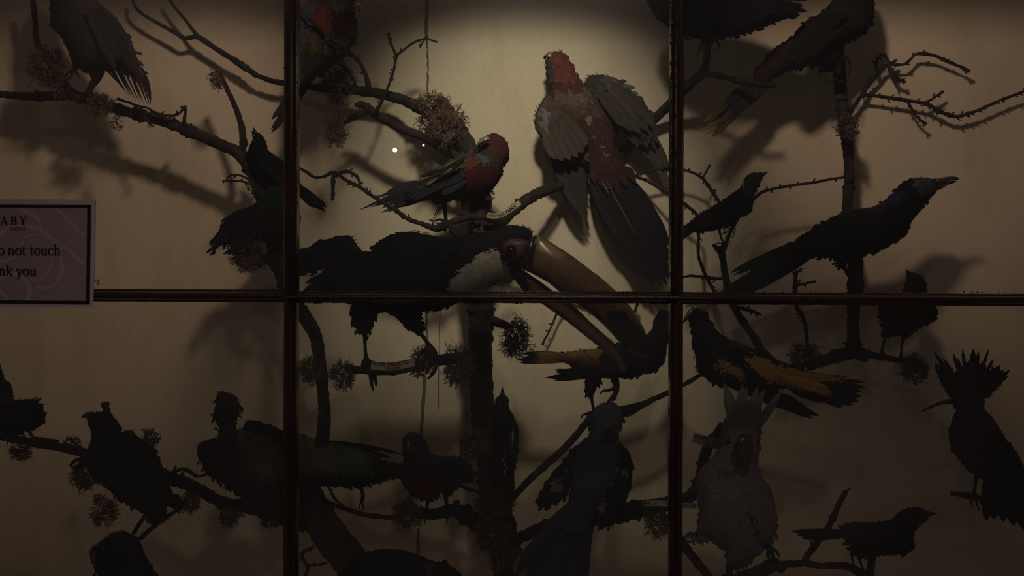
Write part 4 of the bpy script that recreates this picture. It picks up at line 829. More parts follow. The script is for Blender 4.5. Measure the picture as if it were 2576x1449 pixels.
# --- olive green bird
b = Bird('olive_green_bird', 'long olive-green bird with a dark tail, lying across the left bar at the bottom', 'stuffed bird',
 [(705, 1086), (725, 1085), (745, 1089), (787, 1103), (815, 1107), (840, 1113), (879, 1126), (918, 1140), (958, 1158), (990, 1165), (1010, 1172), (1012, 1190), (997, 1202), (944, 1215), (892, 1223), (850, 1224), (813, 1222), (775, 1220), (745, 1215), (712, 1205), (692, 1180), (690, 1130)],
 .985, (0.070, 0.072, 0.034), [((0.12, 0.098, 0.036), [(740, 1150), (830, 1160), (850, 1190), (760, 1195)]), ((0.10, 0.085, 0.036), [(745, 1095), (830, 1110), (830, 1140), (755, 1135)]), ((0.022, 0.026, 0.018), [(700, 1190), (900, 1200), (1000, 1190), (900, 1230), (740, 1225)]), ((0.022, 0.022, 0.016), [(900, 1130), (1010, 1165), (1010, 1200), (930, 1190)])],
 [(700, 1130), (820, 1160), (1010, 1185)], L=14, W=5, seed=31, k=.65)
b.feathers('wing', [(800, 1108, 1012, 1142, 5, -4), (850, 1120, 984, 1152, 6, -3), (870, 1126, 958, 1158, 5, -2), (840, 1118, 998, 1139, 4, -3)], (0.012, 0.012, 0.011), dd=.0)
b.feathers('tail', [(930, 1175, 1030, 1172, 8), (930, 1185, 1030, 1184, 9), (930, 1195, 1020, 1196, 8)], (0.015, 0.015, 0.012), dd=.01)
b.leg([(903, 1212, 8), (909, 1230, 5), (913, 1248, 5), (909, 1264, 5)], 4, toes=[[(909, 1262), (904, 1274), (906, 1282)], [(909, 1262), (914, 1274), (912, 1284)], [(912, 1222), (920, 1218), (922, 1230)]], toer=3)

# --- ruffled brown bird with raised round head
b = Bird('ruffled_brown_bird', 'large ruffled brown bird with a narrow raised head, left of the left bar low down', 'stuffed bird',
 [(546, 988), (556, 984), (575, 990), (590, 995), (601, 1011), (602, 1032), (593, 1053), (588, 1063), (590, 1080), (609, 1078), (640, 1078), (680, 1092), (708, 1105), (716, 1124), (735, 1160), (745, 1210), (742, 1280), (735, 1315), (714, 1307), (682, 1292), (643, 1272), (604, 1247), (562, 1218), (535, 1200), (520, 1181), (501, 1155), (495, 1126), (509, 1110), (533, 1103), (548, 1097), (550, 1066), (538, 1040), (543, 1016), (545, 1000)],
 .93, (0.034, 0.028, 0.023), [((0.10, 0.08, 0.066), [(590, 1080), (690, 1100), (712, 1150), (700, 1210), (660, 1200), (610, 1150)]), ((0.045, 0.024, 0.016), [(540, 980), (575, 985), (560, 1010), (542, 1020)])],
 [(570, 990), (570, 1080), (600, 1160), (735, 1310)], L=17, W=4.5, seed=32, k=.65, fr=12, frn=220, lift=2.2, jit=.6)
b.beak([(547, 986), (556, 983), (568, 987), (562, 998), (550, 1000), (545, 994)], (0.10, 0.06, 0.03))
b.eye(560, 1006, 3)
b.part('wing', [(612, 1078), (616, 1064), (628, 1057), (645, 1059), (682, 1071), (711, 1087), (716, 1096), (700, 1104), (660, 1098), (630, 1092)], (0.016, 0.015, 0.013), k=.3, dd=-.01, flow=[(620, 1065), (715, 1100)], L=16, W=4, lab='raised dark wing edge')
b.feathers('tail', [(690, 1240, 738, 1340, 12, -3), (680, 1240, 722, 1322, 12), (700, 1230, 750, 1330, 11)], (0.014, 0.013, 0.012), dd=.004)

# --- hook beaked dark parrot
b = Bird('hook_beaked_bird', 'nearly black broad-bodied bird with a hooked beak, in the lower left pane', 'stuffed bird',
 [(234, 1040), (250, 1036), (276, 1037), (287, 1050), (298, 1062), (297, 1073), (306, 1086), (318, 1083), (333, 1083), (345, 1096), (373, 1116), (393, 1133), (398, 1168), (402, 1202), (427, 1233), (450, 1258), (445, 1276), (420, 1275), (412, 1300), (395, 1310), (379, 1314), (361, 1294), (313, 1263), (292, 1248), (254, 1215), (236, 1202), (219, 1169), (221, 1131), (229, 1110), (229, 1081), (224, 1066), (220, 1052)],
 .93, (0.022, 0.021, 0.019), [((0.045, 0.02, 0.016), [(225, 1050), (250, 1060), (250, 1080), (230, 1080)]), ((0.014, 0.020, 0.017), [(330, 1200), (370, 1200), (370, 1260), (340, 1250)])],
 [(260, 1040), (280, 1120), (340, 1210), (430, 1290)], L=16, W=5, seed=33, k=.65)
b.beak([(236, 1036), (222, 1036), (211, 1040), (206, 1047), (204, 1052), (212, 1051), (222, 1054), (232, 1058), (240, 1050)], (0.03, 0.022, 0.018), k=.8)
b.eye(252, 1050, 4)
b.feathers('wing', [(330, 1100, 410, 1270, 16, -8), (320, 1110, 395, 1280, 16, -6), (310, 1120, 375, 1275, 15, -4), (345, 1105, 430, 1265, 14, -8), (300, 1130, 355, 1265, 15)], (0.014, 0.014, 0.013), dd=-.04)
b.feathers('tail', [(370, 1250, 400, 1312, 10), (380, 1250, 412, 1306, 10), (360, 1250, 385, 1314, 10)], (0.012, 0.012, 0.011), dd=.004)
b.leg([(228, 1150, 8), (215, 1152, 7), (205, 1156, 6)], 6, toes=[[(208, 1154), (190, 1158), (180, 1168), (174, 1172)], [(212, 1158), (200, 1168), (196, 1178)], [(205, 1168), (190, 1176), (178, 1175)]], toer=6)

# --- bottom left bird
b = Bird('hunched_bird', 'round-headed dark bird cut by the bottom edge of the picture, lower left', 'stuffed bird',
 [(226, 1396), (229, 1380), (244, 1368), (269, 1350), (292, 1337), (318, 1337), (336, 1347), (351, 1360), (364, 1393), (379, 1419), (397, 1449), (420, 1500), (400, 1540), (300, 1540), (262, 1500), (246, 1452), (236, 1420)],
 .91, (0.014, 0.013, 0.012), [((0.03, 0.016, 0.013), [(270, 1340), (320, 1335), (320, 1345), (270, 1352)])], [(290, 1345), (290, 1420), (350, 1540)], L=13, W=4, seed=34, k=.75)
b.beak([(226, 1388), (238, 1386), (244, 1400), (238, 1412), (229, 1408), (225, 1398)], (0.025, 0.018, 0.014), dd=-.02)
b.eye(262, 1378, 4)
b.feathers('wing', [(330, 1400, 390, 1520, 12), (320, 1410, 370, 1520, 12), (308, 1420, 350, 1520, 12)], (0.015, 0.014, 0.013), dd=-.034)

# --- left edge bird
b = Bird('left_edge_bird', 'dark round-bodied bird with a buff throat, cut by the left edge above a mossy branch', 'stuffed bird',
 [(0, 915), (5, 934), (15, 957), (25, 962), (31, 984), (29, 1004), (50, 1006), (70, 1004), (89, 1005), (99, 1019), (108, 1038), (102, 1064), (87, 1078), (50, 1088), (25, 1091), (0, 1088), (-35, 1082), (-60, 1040), (-55, 970), (-35, 925), (-15, 905)],
 .96, (0.013, 0.012, 0.012), [((0.045, 0.030, 0.020), [(-20, 985), (28, 985), (28, 1006), (-20, 1012)])], [(0, 920), (10, 1000), (60, 1040), (110, 1045)], L=12, W=4, seed=35, k=.7)
b.beak([(-52, 945), (-40, 935), (-66, 932), (-80, 938), (-66, 944)], (0.02, 0.016, 0.013))
b.feathers('wing', [(20, 1020, 95, 1040, 10, -3), (20, 1032, 92, 1056, 10, -2), (15, 1045, 80, 1070, 9)], (0.014, 0.013, 0.013), dd=-.03)
b.leg([(70, 1080, 4), (78, 1092, 3.5), (84, 1104, 4)], 3.5, toes=[[(84, 1104), (92, 1112), (92, 1120)], [(84, 1104), (78, 1114), (78, 1122)]], col=(0.04, 0.03, 0.024))
b.leg([(25, 1086, 4), (24, 1096, 3.5), (24, 1104, 4)], 3.5, toes=[[(24, 1104), (32, 1112), (32, 1120)], [(24, 1104), (18, 1114), (18, 1122)]], col=(0.04, 0.03, 0.024))

# --- bottom centre bird, only the back shows
b = Bird('collared_black_bird', 'arched black back with a pale collar rising from the bottom edge', 'stuffed bird',
 [(905, 1405), (928, 1390), (958, 1382), (995, 1381), (1036, 1390), (1076, 1406), (1097, 1414), (1119, 1414), (1140, 1428), (1164, 1449), (1180, 1480), (1165, 1520), (1080, 1545), (960, 1545), (880, 1510), (865, 1460), (880, 1425)],
 .93, (0.009, 0.009, 0.009), [((0.05, 0.038, 0.024), [(1085, 1412), (1098, 1412), (1092, 1460), (1076, 1470), (1078, 1440)]), ((0.025, 0.018, 0.014), [(1098, 1440), (1130, 1440), (1120, 1480), (1095, 1480)])],
 [(1150, 1440), (1040, 1430), (880, 1480)], L=14, W=5, seed=36, k=.7)
b.beak([(1168, 1455), (1186, 1470), (1196, 1492), (1186, 1488), (1170, 1480)], (0.03, 0.025, 0.02))
b.eye(1140, 1446, 3)
b.feathers('tail', [(900, 1480, 830, 1530, 10), (905, 1490, 845, 1545, 10)], (0.01, 0.01, 0.01))
# ============================================================ BRANCHES
def tree(name, label, x, y, d, cat='branch'): return thing(name, label, cat, P(x, y, d))

# central tree
t = tree('central_tree', 'thick bare central trunk with forking limbs, lichen and a split upper bough', 1280, 1449, 1.02, 'tree')
limb(t, [(1104, 258, 20, 1.07), (1140, 315, 26, 1.06), (1172, 370, 27, 1.05), (1200, 430, 28, 1.04), (1205, 500, 29, 1.03), (1206, 590, 29, 1.02), (1208, 700, 30, 1.02), (1210, 800, 31, 1.02), (1208, 900, 30, 1.02), (1212, 1000, 30, 1.02), (1222, 1100, 31, 1.02), (1235, 1186, 32, 1.02), (1248, 1270, 36, 1.02), (1268, 1360, 38, 1.02), (1282, 1449, 40, 1.02), (1290, 1540, 42, 1.02)], name='trunk', sides=18, rough=.10, seed=1)
limb(t, [(640, 188, 5, 1.08), (690, 205, 7, 1.08), (750, 213, 7.5, 1.08), (800, 221, 9, 1.07), (850, 226, 10, 1.07), (900, 228, 11, 1.07), (950, 235, 12, 1.07), (1000, 247, 13, 1.07), (1040, 263, 13, 1.06), (1075, 284, 14, 1.06), (1105, 306, 14, 1.06), (1150, 345, 14, 1.06)], seed=2)
limb(t, [(640, 188, 5, 1.08), (600, 158, 6.5), (555, 130, 6.5), (520, 107, 6.5), (495, 90, 6.5), (470, 92, 5), (440, 82, 5), (400, 60, 4.5), (360, 36, 4), (338, 14, 4), (335, -14, 4)] and [(a[0], a[1], a[2], 1.08) for a in [(645, 190, 7), (600, 158, 6.8), (555, 130, 6.5), (520, 107, 6.5), (495, 92, 6.5), (465, 96, 5.2), (440, 82, 5), (400, 60, 4.5), (360, 36, 4), (338, 14, 4), (335, -14, 4)]], seed=3)
limb(t, [(a[0], a[1], a[2], 1.08) for a in [(500, 92, 5), (485, 76, 4.5), (468, 52, 4), (445, 25, 3.8), (420, -12, 3.8)]], seed=4)
limb(t, [(893, 264, 5, 1.03), (912, 264, 8, 1.03), (929, 275, 11, 1.03), (962, 298, 10, 1.03), (1012, 326, 11, 1.03), (1059, 342, 10.5, 1.03), (1114, 373, 11, 1.03), (1155, 394, 11, 1.03), (1190, 410, 11, 1.035)], seed=5)
limb(t, [(925, 276, 9, 1.03), (900, 290, 8.5, 1.03), (880, 300, 8, 1.03), (864, 308, 7, 1.03)], seed=6)
twig(t, [(948, 284, 4.2), (957, 262, 3.4), (971, 233, 3.2), (990, 179, 3.2), (998, 141, 3.6), (1010, 130, 3), (1038, 109, 3), (1070, 97, 2.4), (1085, 101, 2.2), (1100, 106, 2.6)], 1.02, 7, .45, extra=[[(998, 141, 3), (984, 111, 2.8), (978, 92, 3), (977, 84, 4)], [(1070, 97, 2), (1062, 108, 2), (1056, 118, 3.5)]])
twig(t, [(929, 221, 7), (924, 205, 6), (918, 182, 5.2), (899, 150, 5), (877, 134, 5), (855, 118, 4.6), (838, 103, 4.2), (819, 89, 4), (794, 62, 3.8), (772, 41, 3.2), (755, 19, 2.4)], .965, 8, .12)
twig(t, [(895, 222, 4), (890, 202, 3.8), (877, 182, 3.6), (865, 168, 3.4), (851, 160, 3)], 1.06, 9, .3)
# right-hand bough
limb(t, [(1225, 590, 20, 1.02), (1255, 561, 17, 1.02), (1291, 530, 14, 1.02), (1324, 504, 14, 1.03), (1354, 487, 14, 1.035), (1393, 471, 13.5, 1.06), (1426, 464, 12.5, 1.08), (1490, 440, 12, 1.098), (1561, 388, 11.5, 1.1), (1595, 352, 11.5, 1.098), (1641, 304, 11.5, 1.09), (1691, 257, 12, 1.07), (1724, 222, 12, 1.05), (1768, 184, 13, 1.03)], seed=10, knots=.05)
limb(t, [(1768, 186, 10, 1.03), (1776, 160, 8.5, 1.02), (1779, 130, 9, 1.01), (1783, 100, 9, 1.0)], seed=11)
limb(t, [(1765, 186, 9, 1.03), (1785, 186, 7.5, 1.02), (1815, 192, 6.5, 1.015), (1850, 201, 6.5, 1.01), (1900, 212, 6, 1.0), (1935, 214, 5.5, 1.0), (1953, 213, 5, 1.0)], seed=12, knots=.35, rough=.2)
limb(t, [(1297, 522, 8, 1.02), (1302, 510, 7, 1.02), (1303, 502, 7.5, 1.02)], seed=13)
twig(t, [(1588, 442, 4, 1.1), (1610, 448, 4, 1.09), (1630, 456, 4.2, 1.08), (1686, 490, 4), (1718, 511, 4), (1751, 538, 4.2), (1757, 560, 4), (1757, 600, 4), (1757, 642, 4.2), (1772, 687, 4), (1795, 731, 3.6), (1806, 765, 3)], 1.06, 14, .2)
twig(t, [(1719, 427, 3.4), (1743, 435, 3.4), (1767, 448, 4), (1785, 472, 4), (1808, 508, 4), (1822, 545, 4)], 1.07, 15, .35, extra=[[(1767, 448, 3), (1775, 435, 2.6), (1786, 414, 3)], [(1719, 427, 3), (1690, 420, 3), (1640, 430, 3), (1600, 440, 3)]])
# perch below the red headed parrot
twig(t, [(1255, 566, 12, 1.01), (1246, 554, 10, 1.0), (1219, 546, 9, .99), (1190, 545, 9, .99), (1169, 549, 9, .99), (1142, 557, 9, .99), (1120, 566, 10, .99), (1098, 575, 9, .99), (1078, 570, 7, .99), (1062, 563, 6.2, .99), (1026, 551, 5.5, .99), (998, 531, 5.2, .985), (968, 512, 5, .98), (937, 493, 4.6, .98), (904, 470, 4.6, .98), (871, 454, 4.4, .98), (841, 434, 4, .98), (815, 444, 3.6, .98), (791, 446, 3.6, .98), (770, 432, 3.4, .98), (748, 420, 3.2, .98)], .99, 16, .22,
     extra=[[(846, 437, 3.4, .98), (862, 433, 3.6, .98), (878, 432, 4, .98), (896, 442, 4, .98), (905, 458, 4, .98), (904, 470, 4, .98)], [(840, 434, 4.5, .98), (838, 455, 4.5, .98), (838, 480, 4.5, .98), (837, 504, 4.5, .98)], [(1132, 562, 7, .99), (1135, 580, 5, .99), (1148, 594, 4, 1.0)]])
# cut stub with lichen to the right of the trunk
limb(t, [(1225, 795, 12, 1.02), (1245, 808, 11, 1.01), (1262, 815, 10.5, 1.0), (1280, 822, 10, 1.0)], seed=17)
# toucan perch
limb(t, [(872, 930, 9, .90), (905, 930, 10, .90), (940, 932, 11, .90), (980, 933, 11, .905), (1020, 927, 11, .91), (1055, 918, 13, .92), (1090, 908, 14, .93), (1130, 904, 14, .95), (1180, 900, 15, .99), (1205, 898, 15, 1.01)], seed=18)
# lower left perch
limb(t, [(1040, 1290, 12, .97), (1060, 1291, 14, .97), (1089, 1294, 14, .97), (1119, 1288, 15, .97), (1143, 1284, 17, .975), (1172, 1295, 20, .985), (1205, 1320, 22, 1.0), (1235, 1345, 22, 1.01), (1255, 1365, 22, 1.02)], seed=19)
limb(t, [(1145, 1282, 8, .97), (1148, 1268, 7, .97), (1150, 1260, 8, .97)], seed=20)
twig(t, [(743, 1221, 5), (770, 1236, 6), (807, 1257, 6.5), (861, 1277, 6), (915, 1294, 6), (960, 1300, 5.5), (1000, 1302, 5)], .975, 21, .1, name='limb')
twig(t, [(826, 1222, 2.6), (836, 1245, 2.6), (850, 1262, 2.6), (865, 1274, 3)], .97, 22, .2)
twig(t, [(1150, 1219, 4.5), (1180, 1230, 4.5), (1212, 1240, 4.5)], 1.0, 23, .1)
twig(t, [(1182, 1190, 2.5), (1206, 1194, 2.5), (1220, 1196, 2.5)], 1.0, 23, .1)
twig(t, [(1190, 1020, 2), (1178, 1036, 2), (1174, 1048, 1.8), (1177, 1062, 1.6)], .985, 24, 0)
# lower right limb towards the cockatoo
limb(t, [(1275, 1372, 20, 1.02), (1306, 1354, 15, 1.01), (1340, 1338, 14, 1.0), (1370, 1326, 14, .99), (1420, 1312, 18, .98), (1500, 1296, 24, .97), (1566, 1290, 24, .96), (1612, 1280, 20, .95), (1660, 1272, 18, .94), (1720, 1256, 16, .93), (1745, 1240, 16, .92), (1758, 1210, 13, .92), (1766, 1175, 12, .92), (1775, 1140, 13, .92), (1790, 1110, 12, .92), (1806, 1085, 9, .92), (1816, 1064, 6, .92)], seed=25)
limb(t, [(1560, 1282, 9, .96), (1600, 1268, 8, .955), (1640, 1262, 7, .95), (1690, 1255, 6, .95)], seed=26)
# diagonal branch crossing behind the grey-blue bird
limb(t, [(1278, 1268, 8, .99), (1292, 1250, 8, .985), (1331, 1208, 8.5, .98), (1373, 1170, 9.5, .98), (1419, 1128, 9, .975), (1454, 1090, 8.5, .97), (1489, 1048, 8.5, .97), (1525, 1040, 10, .97), (1566, 1036, 14, .97), (1588, 1030, 13, .97), (1615, 1019, 9, .97), (1647, 1003, 7, .97), (1685, 986, 6.5, .97), (1727, 964, 5, .975), (1762, 943, 5, .98)], seed=27)
for i, a in enumerate([(850, 205, 58, 34, 1.045, 150), (858, 245, 34, 30, 1.05, 60), (846, 326, 27, 52, 1.0, 130), (1090, 265, 52, 36, 1.03, 160), (1120, 320, 45, 50, 1.02, 240), (1085, 310, 44, 30, 1.05, 90), (1150, 300, 30, 40, 1.04, 60), (1190, 398, 36, 22, 1.015, 90), (1232, 490, 14, 18, 1.0, 40),
    (1298, 848, 38, 60, .99, 240), (1155, 920, 44, 60, .95, 230), (1066, 905, 34, 42, .905, 150), (1050, 935, 22, 18, .90, 60), (862, 945, 40, 42, .90, 150), (1182, 1118, 28, 48, .98, 160),
    (1025, 1292, 42, 46, .945, 190), (1245, 1265, 60, 40, .97, 230), (1238, 1345, 56, 52, .965, 230), (1262, 1400, 40, 45, .97, 110), (1655, 1318, 40, 40, .92, 170), (1206, 585, 20, 20, .99, 40), (1765, 782, 1, 1, 1.0, 1)][:-1]):
    tuft(t, a[0], a[1], a[2], a[3], a[4], 100+i, a[5], r0=1.35)

twig(t, [(1225, 600, 6, 1.03), (1270, 620, 5, 1.05), (1340, 660, 4.5, 1.07), (1385, 700, 4, 1.085), (1420, 735, 3, 1.09), (1425, 750, 2.6, 1.09), (1410, 772, 2.6, 1.09), (1398, 794, 2.8, 1.09), (1390, 815, 2.8, 1.09), (1378, 840, 2.6, 1.09), (1368, 858, 3, 1.09), (1365, 868, 3.5, 1.09)], 1.09, 90, .35)
twig(t, [(1385, 700, 4, 1.085), (1440, 722, 4, 1.085), (1500, 742, 3.6, 1.085), (1560, 747, 3.2, 1.085), (1598, 748, 3, 1.085), (1604, 762, 3, 1.085), (1597, 782, 3, 1.085), (1594, 800, 2.5, 1.085)], 1.085, 91, .5)
# left tree
t = tree('left_tree', 'dark curved stem running down behind the left glazing bar with one long bare limb', 853, 1449, 1.0, 'tree')
limb(t, [(-60, 232, 8, 1.06), (0, 237, 8.5, 1.06), (60, 242, 9.5, 1.05), (120, 242, 11, 1.05), (180, 240, 11.5, 1.04), (215, 248, 13, 1.03), (260, 262, 13, 1.03), (320, 281, 13, 1.03), (380, 296, 13, 1.03), (430, 311, 13, 1.03), (490, 335, 13.5, 1.03), (550, 361, 14, 1.03), (600, 385, 15, 1.03), (625, 415, 16, 1.03), (645, 455, 16, 1.03), (662, 500, 17, 1.03), (678, 560, 18, 1.03), (690, 620, 19, 1.02), (712, 690, 20, 1.01), (745, 760, 17, .99), (775, 810, 17, .975), (795, 850, 16, .965), (803, 900, 15, .96), (810, 960, 14.5, .96), (816, 1030, 14.5, .96), (812, 1100, 17, .97), (806, 1120, 16, .975)], name='trunk', seed=31, sides=14)
limb(t, [(770, 1215, 28, 1.0), (780, 1250, 34, .98), (800, 1300, 40, .97), (840, 1360, 42, .96), (880, 1410, 42, .96), (905, 1480, 40, .97)], seed=32, name='bough', sides=18, rough=.06, knots=0)
limb(t, [(600, 386, 13, 1.03), (612, 366, 10, 1.03), (611, 345, 8.5, 1.03), (606, 310, 7.5, 1.03), (591, 267, 6.5, 1.03), (570, 222, 6, 1.03), (550, 178, 5.5, 1.03)], seed=33)
twig(t, [(463, 322, 5, 1.025), (464, 300, 4.2, 1.02), (466, 280, 4, 1.02), (464, 267, 5.5, 1.02)], 1.02, 34, .5)
twig(t, [(297, 249, 4), (310, 254, 3.5), (322, 257, 3), (348, 267, 3), (372, 272, 2.6), (386, 281, 3), (406, 288, 3), (435, 291, 3.2), (454, 282, 3), (463, 268, 3)], 1.015, 35, .35, extra=[[(345, 268, 3), (355, 285, 3), (368, 296, 3), (376, 312, 3.2), (384, 316, 3)]])
limb(t, [(205, 250, 12, 1.03), (190, 240, 12, 1.03), (172, 222, 9, 1.03), (158, 205, 8, 1.03), (140, 190, 7, 1.03)], seed=36)
limb(t, [(80, -20, 5.5, 1.05), (85, 20, 6, 1.05), (89, 60, 6, 1.05), (92, 100, 7, 1.045), (112, 150, 8, 1.04), (145, 195, 8, 1.035)], seed=37)
limb(t, [(600, 388, 5, 1.03), (590, 388, 6, 1.03), (580, 385, 5, 1.03)], seed=38)
twig(t, [(560, 455, 2), (580, 455, 2.4), (605, 456, 2.6), (630, 462, 4), (648, 470, 5)], 1.02, 39, .4, extra=[[(570, 447, 2), (590, 440, 2.2), (612, 444, 3), (632, 455, 4)]])
limb(t, [(730, 715, 12, 1.0), (712, 690, 10, 1.0), (690, 668, 9, .995), (665, 650, 8, .99), (645, 640, 7, .985)], seed=40)
twig(t, [(789, 1374, 3.5), (772, 1384, 4), (759, 1394, 5), (765, 1412, 4), (775, 1426, 4), (770, 1445, 4), (765, 1465, 4)], .95, 41, .3, extra=[[(770, 1424, 3), (790, 1422, 3), (806, 1419, 3), (821, 1416, 3.5)]])
limb(t, [(815, 1105, 5, .965), (822, 1098, 3.5, .96), (828, 1096, 2.5, .96)], seed=42)
for i, a in enumerate([(546, 198, 22, 30, 1.02, 90), (252, 262, 44, 28, 1.0, 140), (294, 310, 18, 26, 1.0, 26), (112, 165, 52, 56, 1.02, 260), (150, 215, 30, 36, 1.02, 90), (622, 640, 52, 50, .985, 230), (632, 470, 16, 18, 1.01, 40), (786, 930, 40, 40, .935, 170), (380, 316, 12, 8, 1.01, 16), (822, 1392, 20, 14, .945, 20)]):
    tuft(t, a[0], a[1], a[2], a[3], a[4], 200+i, a[5], r0=1.35)

# lower left branch
t = tree('low_left_branch', 'heavy lichen-hung branch sloping down across the lower left pane', 715, 1300, .98)
limb(t, [(-40, 1094, 9, .98), (0, 1098, 9, .98), (37, 1104, 10, .98), (87, 1115, 10, .98), (137, 1123, 10.5, .98), (174, 1129, 11, .98), (219, 1142, 12, .98), (300, 1165, 14, .985), (380, 1185, 15, .985), (440, 1206, 16, .98), (491, 1227, 15, .975), (517, 1240, 14, .97), (542, 1256, 14, .97), (575, 1270, 15, .97), (618, 1272, 17, .975), (669, 1286, 18, .98), (715, 1302, 18, .985), (770, 1325, 16, .99)], seed=51)
limb(t, [(80, 1104, 6, .965), (110, 1106, 5, .965), (147, 1110, 4.5, .965)], seed=52)
limb(t, [(290, 1100, 8, .985), (276, 1060, 8, .99), (266, 1025, 8, .99), (264, 1013, 8, .99)], seed=53)
twig(t, [(425, 1196, 5), (434, 1188, 4.5), (450, 1182, 4), (466, 1179, 4), (478, 1187, 4), (494, 1198, 4.2), (510, 1196, 3.6), (527, 1192, 3)], .965, 54, .3, extra=[[(434, 1190, 3), (440, 1176, 3), (441, 1172, 3)], [(466, 1182, 3), (458, 1192, 3), (450, 1200, 3)]])
limb(t, [(453, 1279, 5, .96), (432, 1292, 5, .96), (415, 1304, 5, .96), (384, 1327, 5, .96), (366, 1342, 6, .96), (352, 1356, 6, .96)], seed=55)
limb(t, [(385, 1270, 5, .965), (364, 1299, 5, .965), (348, 1322, 5, .96), (336, 1342, 5, .96)], seed=56)
for i, a in enumerate([(54, 1136, 34, 26, .955, 120), (182, 1112, 28, 15, .965, 60), (376, 1104, 34, 28, .955, 90), (212, 1196, 38, 44, .94, 170), (262, 1288, 40, 42, .92, 120), (250, 1255, 22, 14, .94, 40), (478, 1263, 30, 30, .945, 150), (576, 1302, 32, 32, .95, 130), (680, 1308, 34, 24, .955, 120), (605, 1292, 16, 12, .95, 20)]):
    tuft(t, a[0], a[1], a[2], a[3], a[4], 300+i, a[5], r0=1.3)

# right stem
t = tree('right_stem', 'upright stem on the right with fine curling twigs at its top and a forked base', 2147, 920, 1.05, 'tree')
limb(t, [(2108, 100, 11, 1.07), (2112, 150, 12, 1.07), (2114, 221, 14, 1.07), (2120, 276, 14, 1.06), (2130, 345, 14, 1.06), (2135, 400, 12, 1.06), (2136, 459, 12, 1.06), (2132, 527, 13, 1.05), (2138, 590, 16, 1.05), (2149, 655, 17, 1.05), (2151, 731, 16, 1.05), (2147, 772, 15, 1.05), (2147, 830, 14, 1.05), (2146, 870, 17, 1.05), (2140, 893, 18, 1.05)], name='trunk', seed=61, sides=14)
limb(t, [(2150, 885, 17, 1.05), (2110, 895, 15, 1.05), (2060, 911, 13, 1.05), (2023, 924, 12, 1.05), (1986, 926, 11, 1.05), (1955, 914, 9, 1.05), (1919, 884, 9, 1.05), (1894, 844, 9, 1.05), (1871, 812, 9, 1.05), (1849, 777, 8.5, 1.05), (1832, 730, 9, 1.05), (1824, 690, 8.5, 1.05), (1820, 660, 8, 1.04), (1814, 634, 9, 1.03), (1805, 625, 7, 1.02), (1795, 616, 4, 1.01)], seed=62)
limb(t, [(1814, 636, 7, 1.03), (1822, 624, 7, 1.02), (1824, 612, 6, 1.01)], seed=63)
limb(t, [(2150, 882, 13, 1.05), (2172, 888, 10, 1.05), (2209, 897, 8.5, 1.05), (2240, 902, 8, 1.05), (2280, 908, 7, 1.05), (2310, 915, 5, 1.05)], seed=64)
limb(t, [(2160, 895, 12, 1.05), (2175, 902, 10, 1.04), (2182, 906, 7, 1.04)], seed=65)
limb(t, [(2163, 720, 6, 1.03), (2166, 705, 5, 1.03), (2170, 722, 5, 1.03)], seed=66)
twig(t, [(2130, 292, 6), (2140, 280, 5.5), (2152, 262, 5), (2167, 241, 5), (2185, 212, 4.6), (2209, 186, 4.6), (2220, 172, 4), (2234, 163, 4), (2258, 163, 3.2), (2279, 160, 3), (2298, 141, 3.4), (2311, 135, 4), (2348, 139, 3.6), (2383, 154, 3.6), (2420, 170, 3.2), (2438, 180, 4.5)], 1.09, 67, .4,
     extra=[[(2209, 182, 4), (2204, 160, 3.8), (2210, 144, 3.6), (2222, 138, 3.6), (2233, 150, 3.6), (2236, 168, 4), (2246, 182, 5), (2254, 196, 6), (2268, 203, 4), (2276, 208, 4)], [(2240, 160, 4), (2256, 151, 3)],
            [(2170, 238, 4.2), (2200, 241, 4.2), (2234, 246, 4.4), (2284, 253, 4.2), (2328, 261, 4.2), (2358, 276, 5.5), (2383, 288, 4), (2408, 293, 5), (2445, 283, 3.6), (2482, 268, 3.6), (2520, 251, 3.2), (2576, 230, 3), (2610, 218, 3)],
            [(2326, 260, 3), (2350, 246, 3), (2373, 230, 3.6)], [(2284, 256, 2.8), (2296, 278, 2.6), (2308, 296, 2.8), (2331, 312, 3.4)]])
twig(t, [(1888, 508, 4), (1900, 497, 4), (1912, 486, 4), (1929, 479, 3.8), (1976, 469, 3.5), (2047, 459, 3.5), (2100, 449, 3.2), (2140, 445, 2.5), (2153, 442, 3)], 1.045, 68, .3, extra=[[(1888, 508, 4), (1860, 545, 4), (1835, 590, 4), (1822, 630, 4)]])
twig(t, [(2031, 900, 4.2), (2030, 860, 4), (2028, 832, 4.5), (2020, 797, 4.5), (2003, 770, 4.5), (2000, 731, 5), (2000, 700, 5), (2001, 684, 7)], 1.07, 69, .4, extra=[[(2002, 718, 4), (2022, 714, 3.4), (2050, 708, 3.6)], [(2001, 684, 4), (2010, 680, 3), (2016, 684, 3)]])
twig(t, [(1852, 770, 4), (1868, 776, 4), (1890, 782, 4), (1914, 792, 4)], 1.06, 70, .7)
twig(t, [(1820, 700, 4), (1800, 701, 4), (1770, 697, 3.6), (1740, 694, 3.4), (1715, 697, 3)], 1.07, 71, .2)
for i, a in enumerate([(2132, 318, 34, 36, 1.035, 150), (2025, 897, 50, 36, 1.03, 190), (2302, 930, 38, 42, 1.03, 180)]):
    tuft(t, a[0], a[1], a[2], a[3], a[4], 400+i, a[5], r0=1.3)

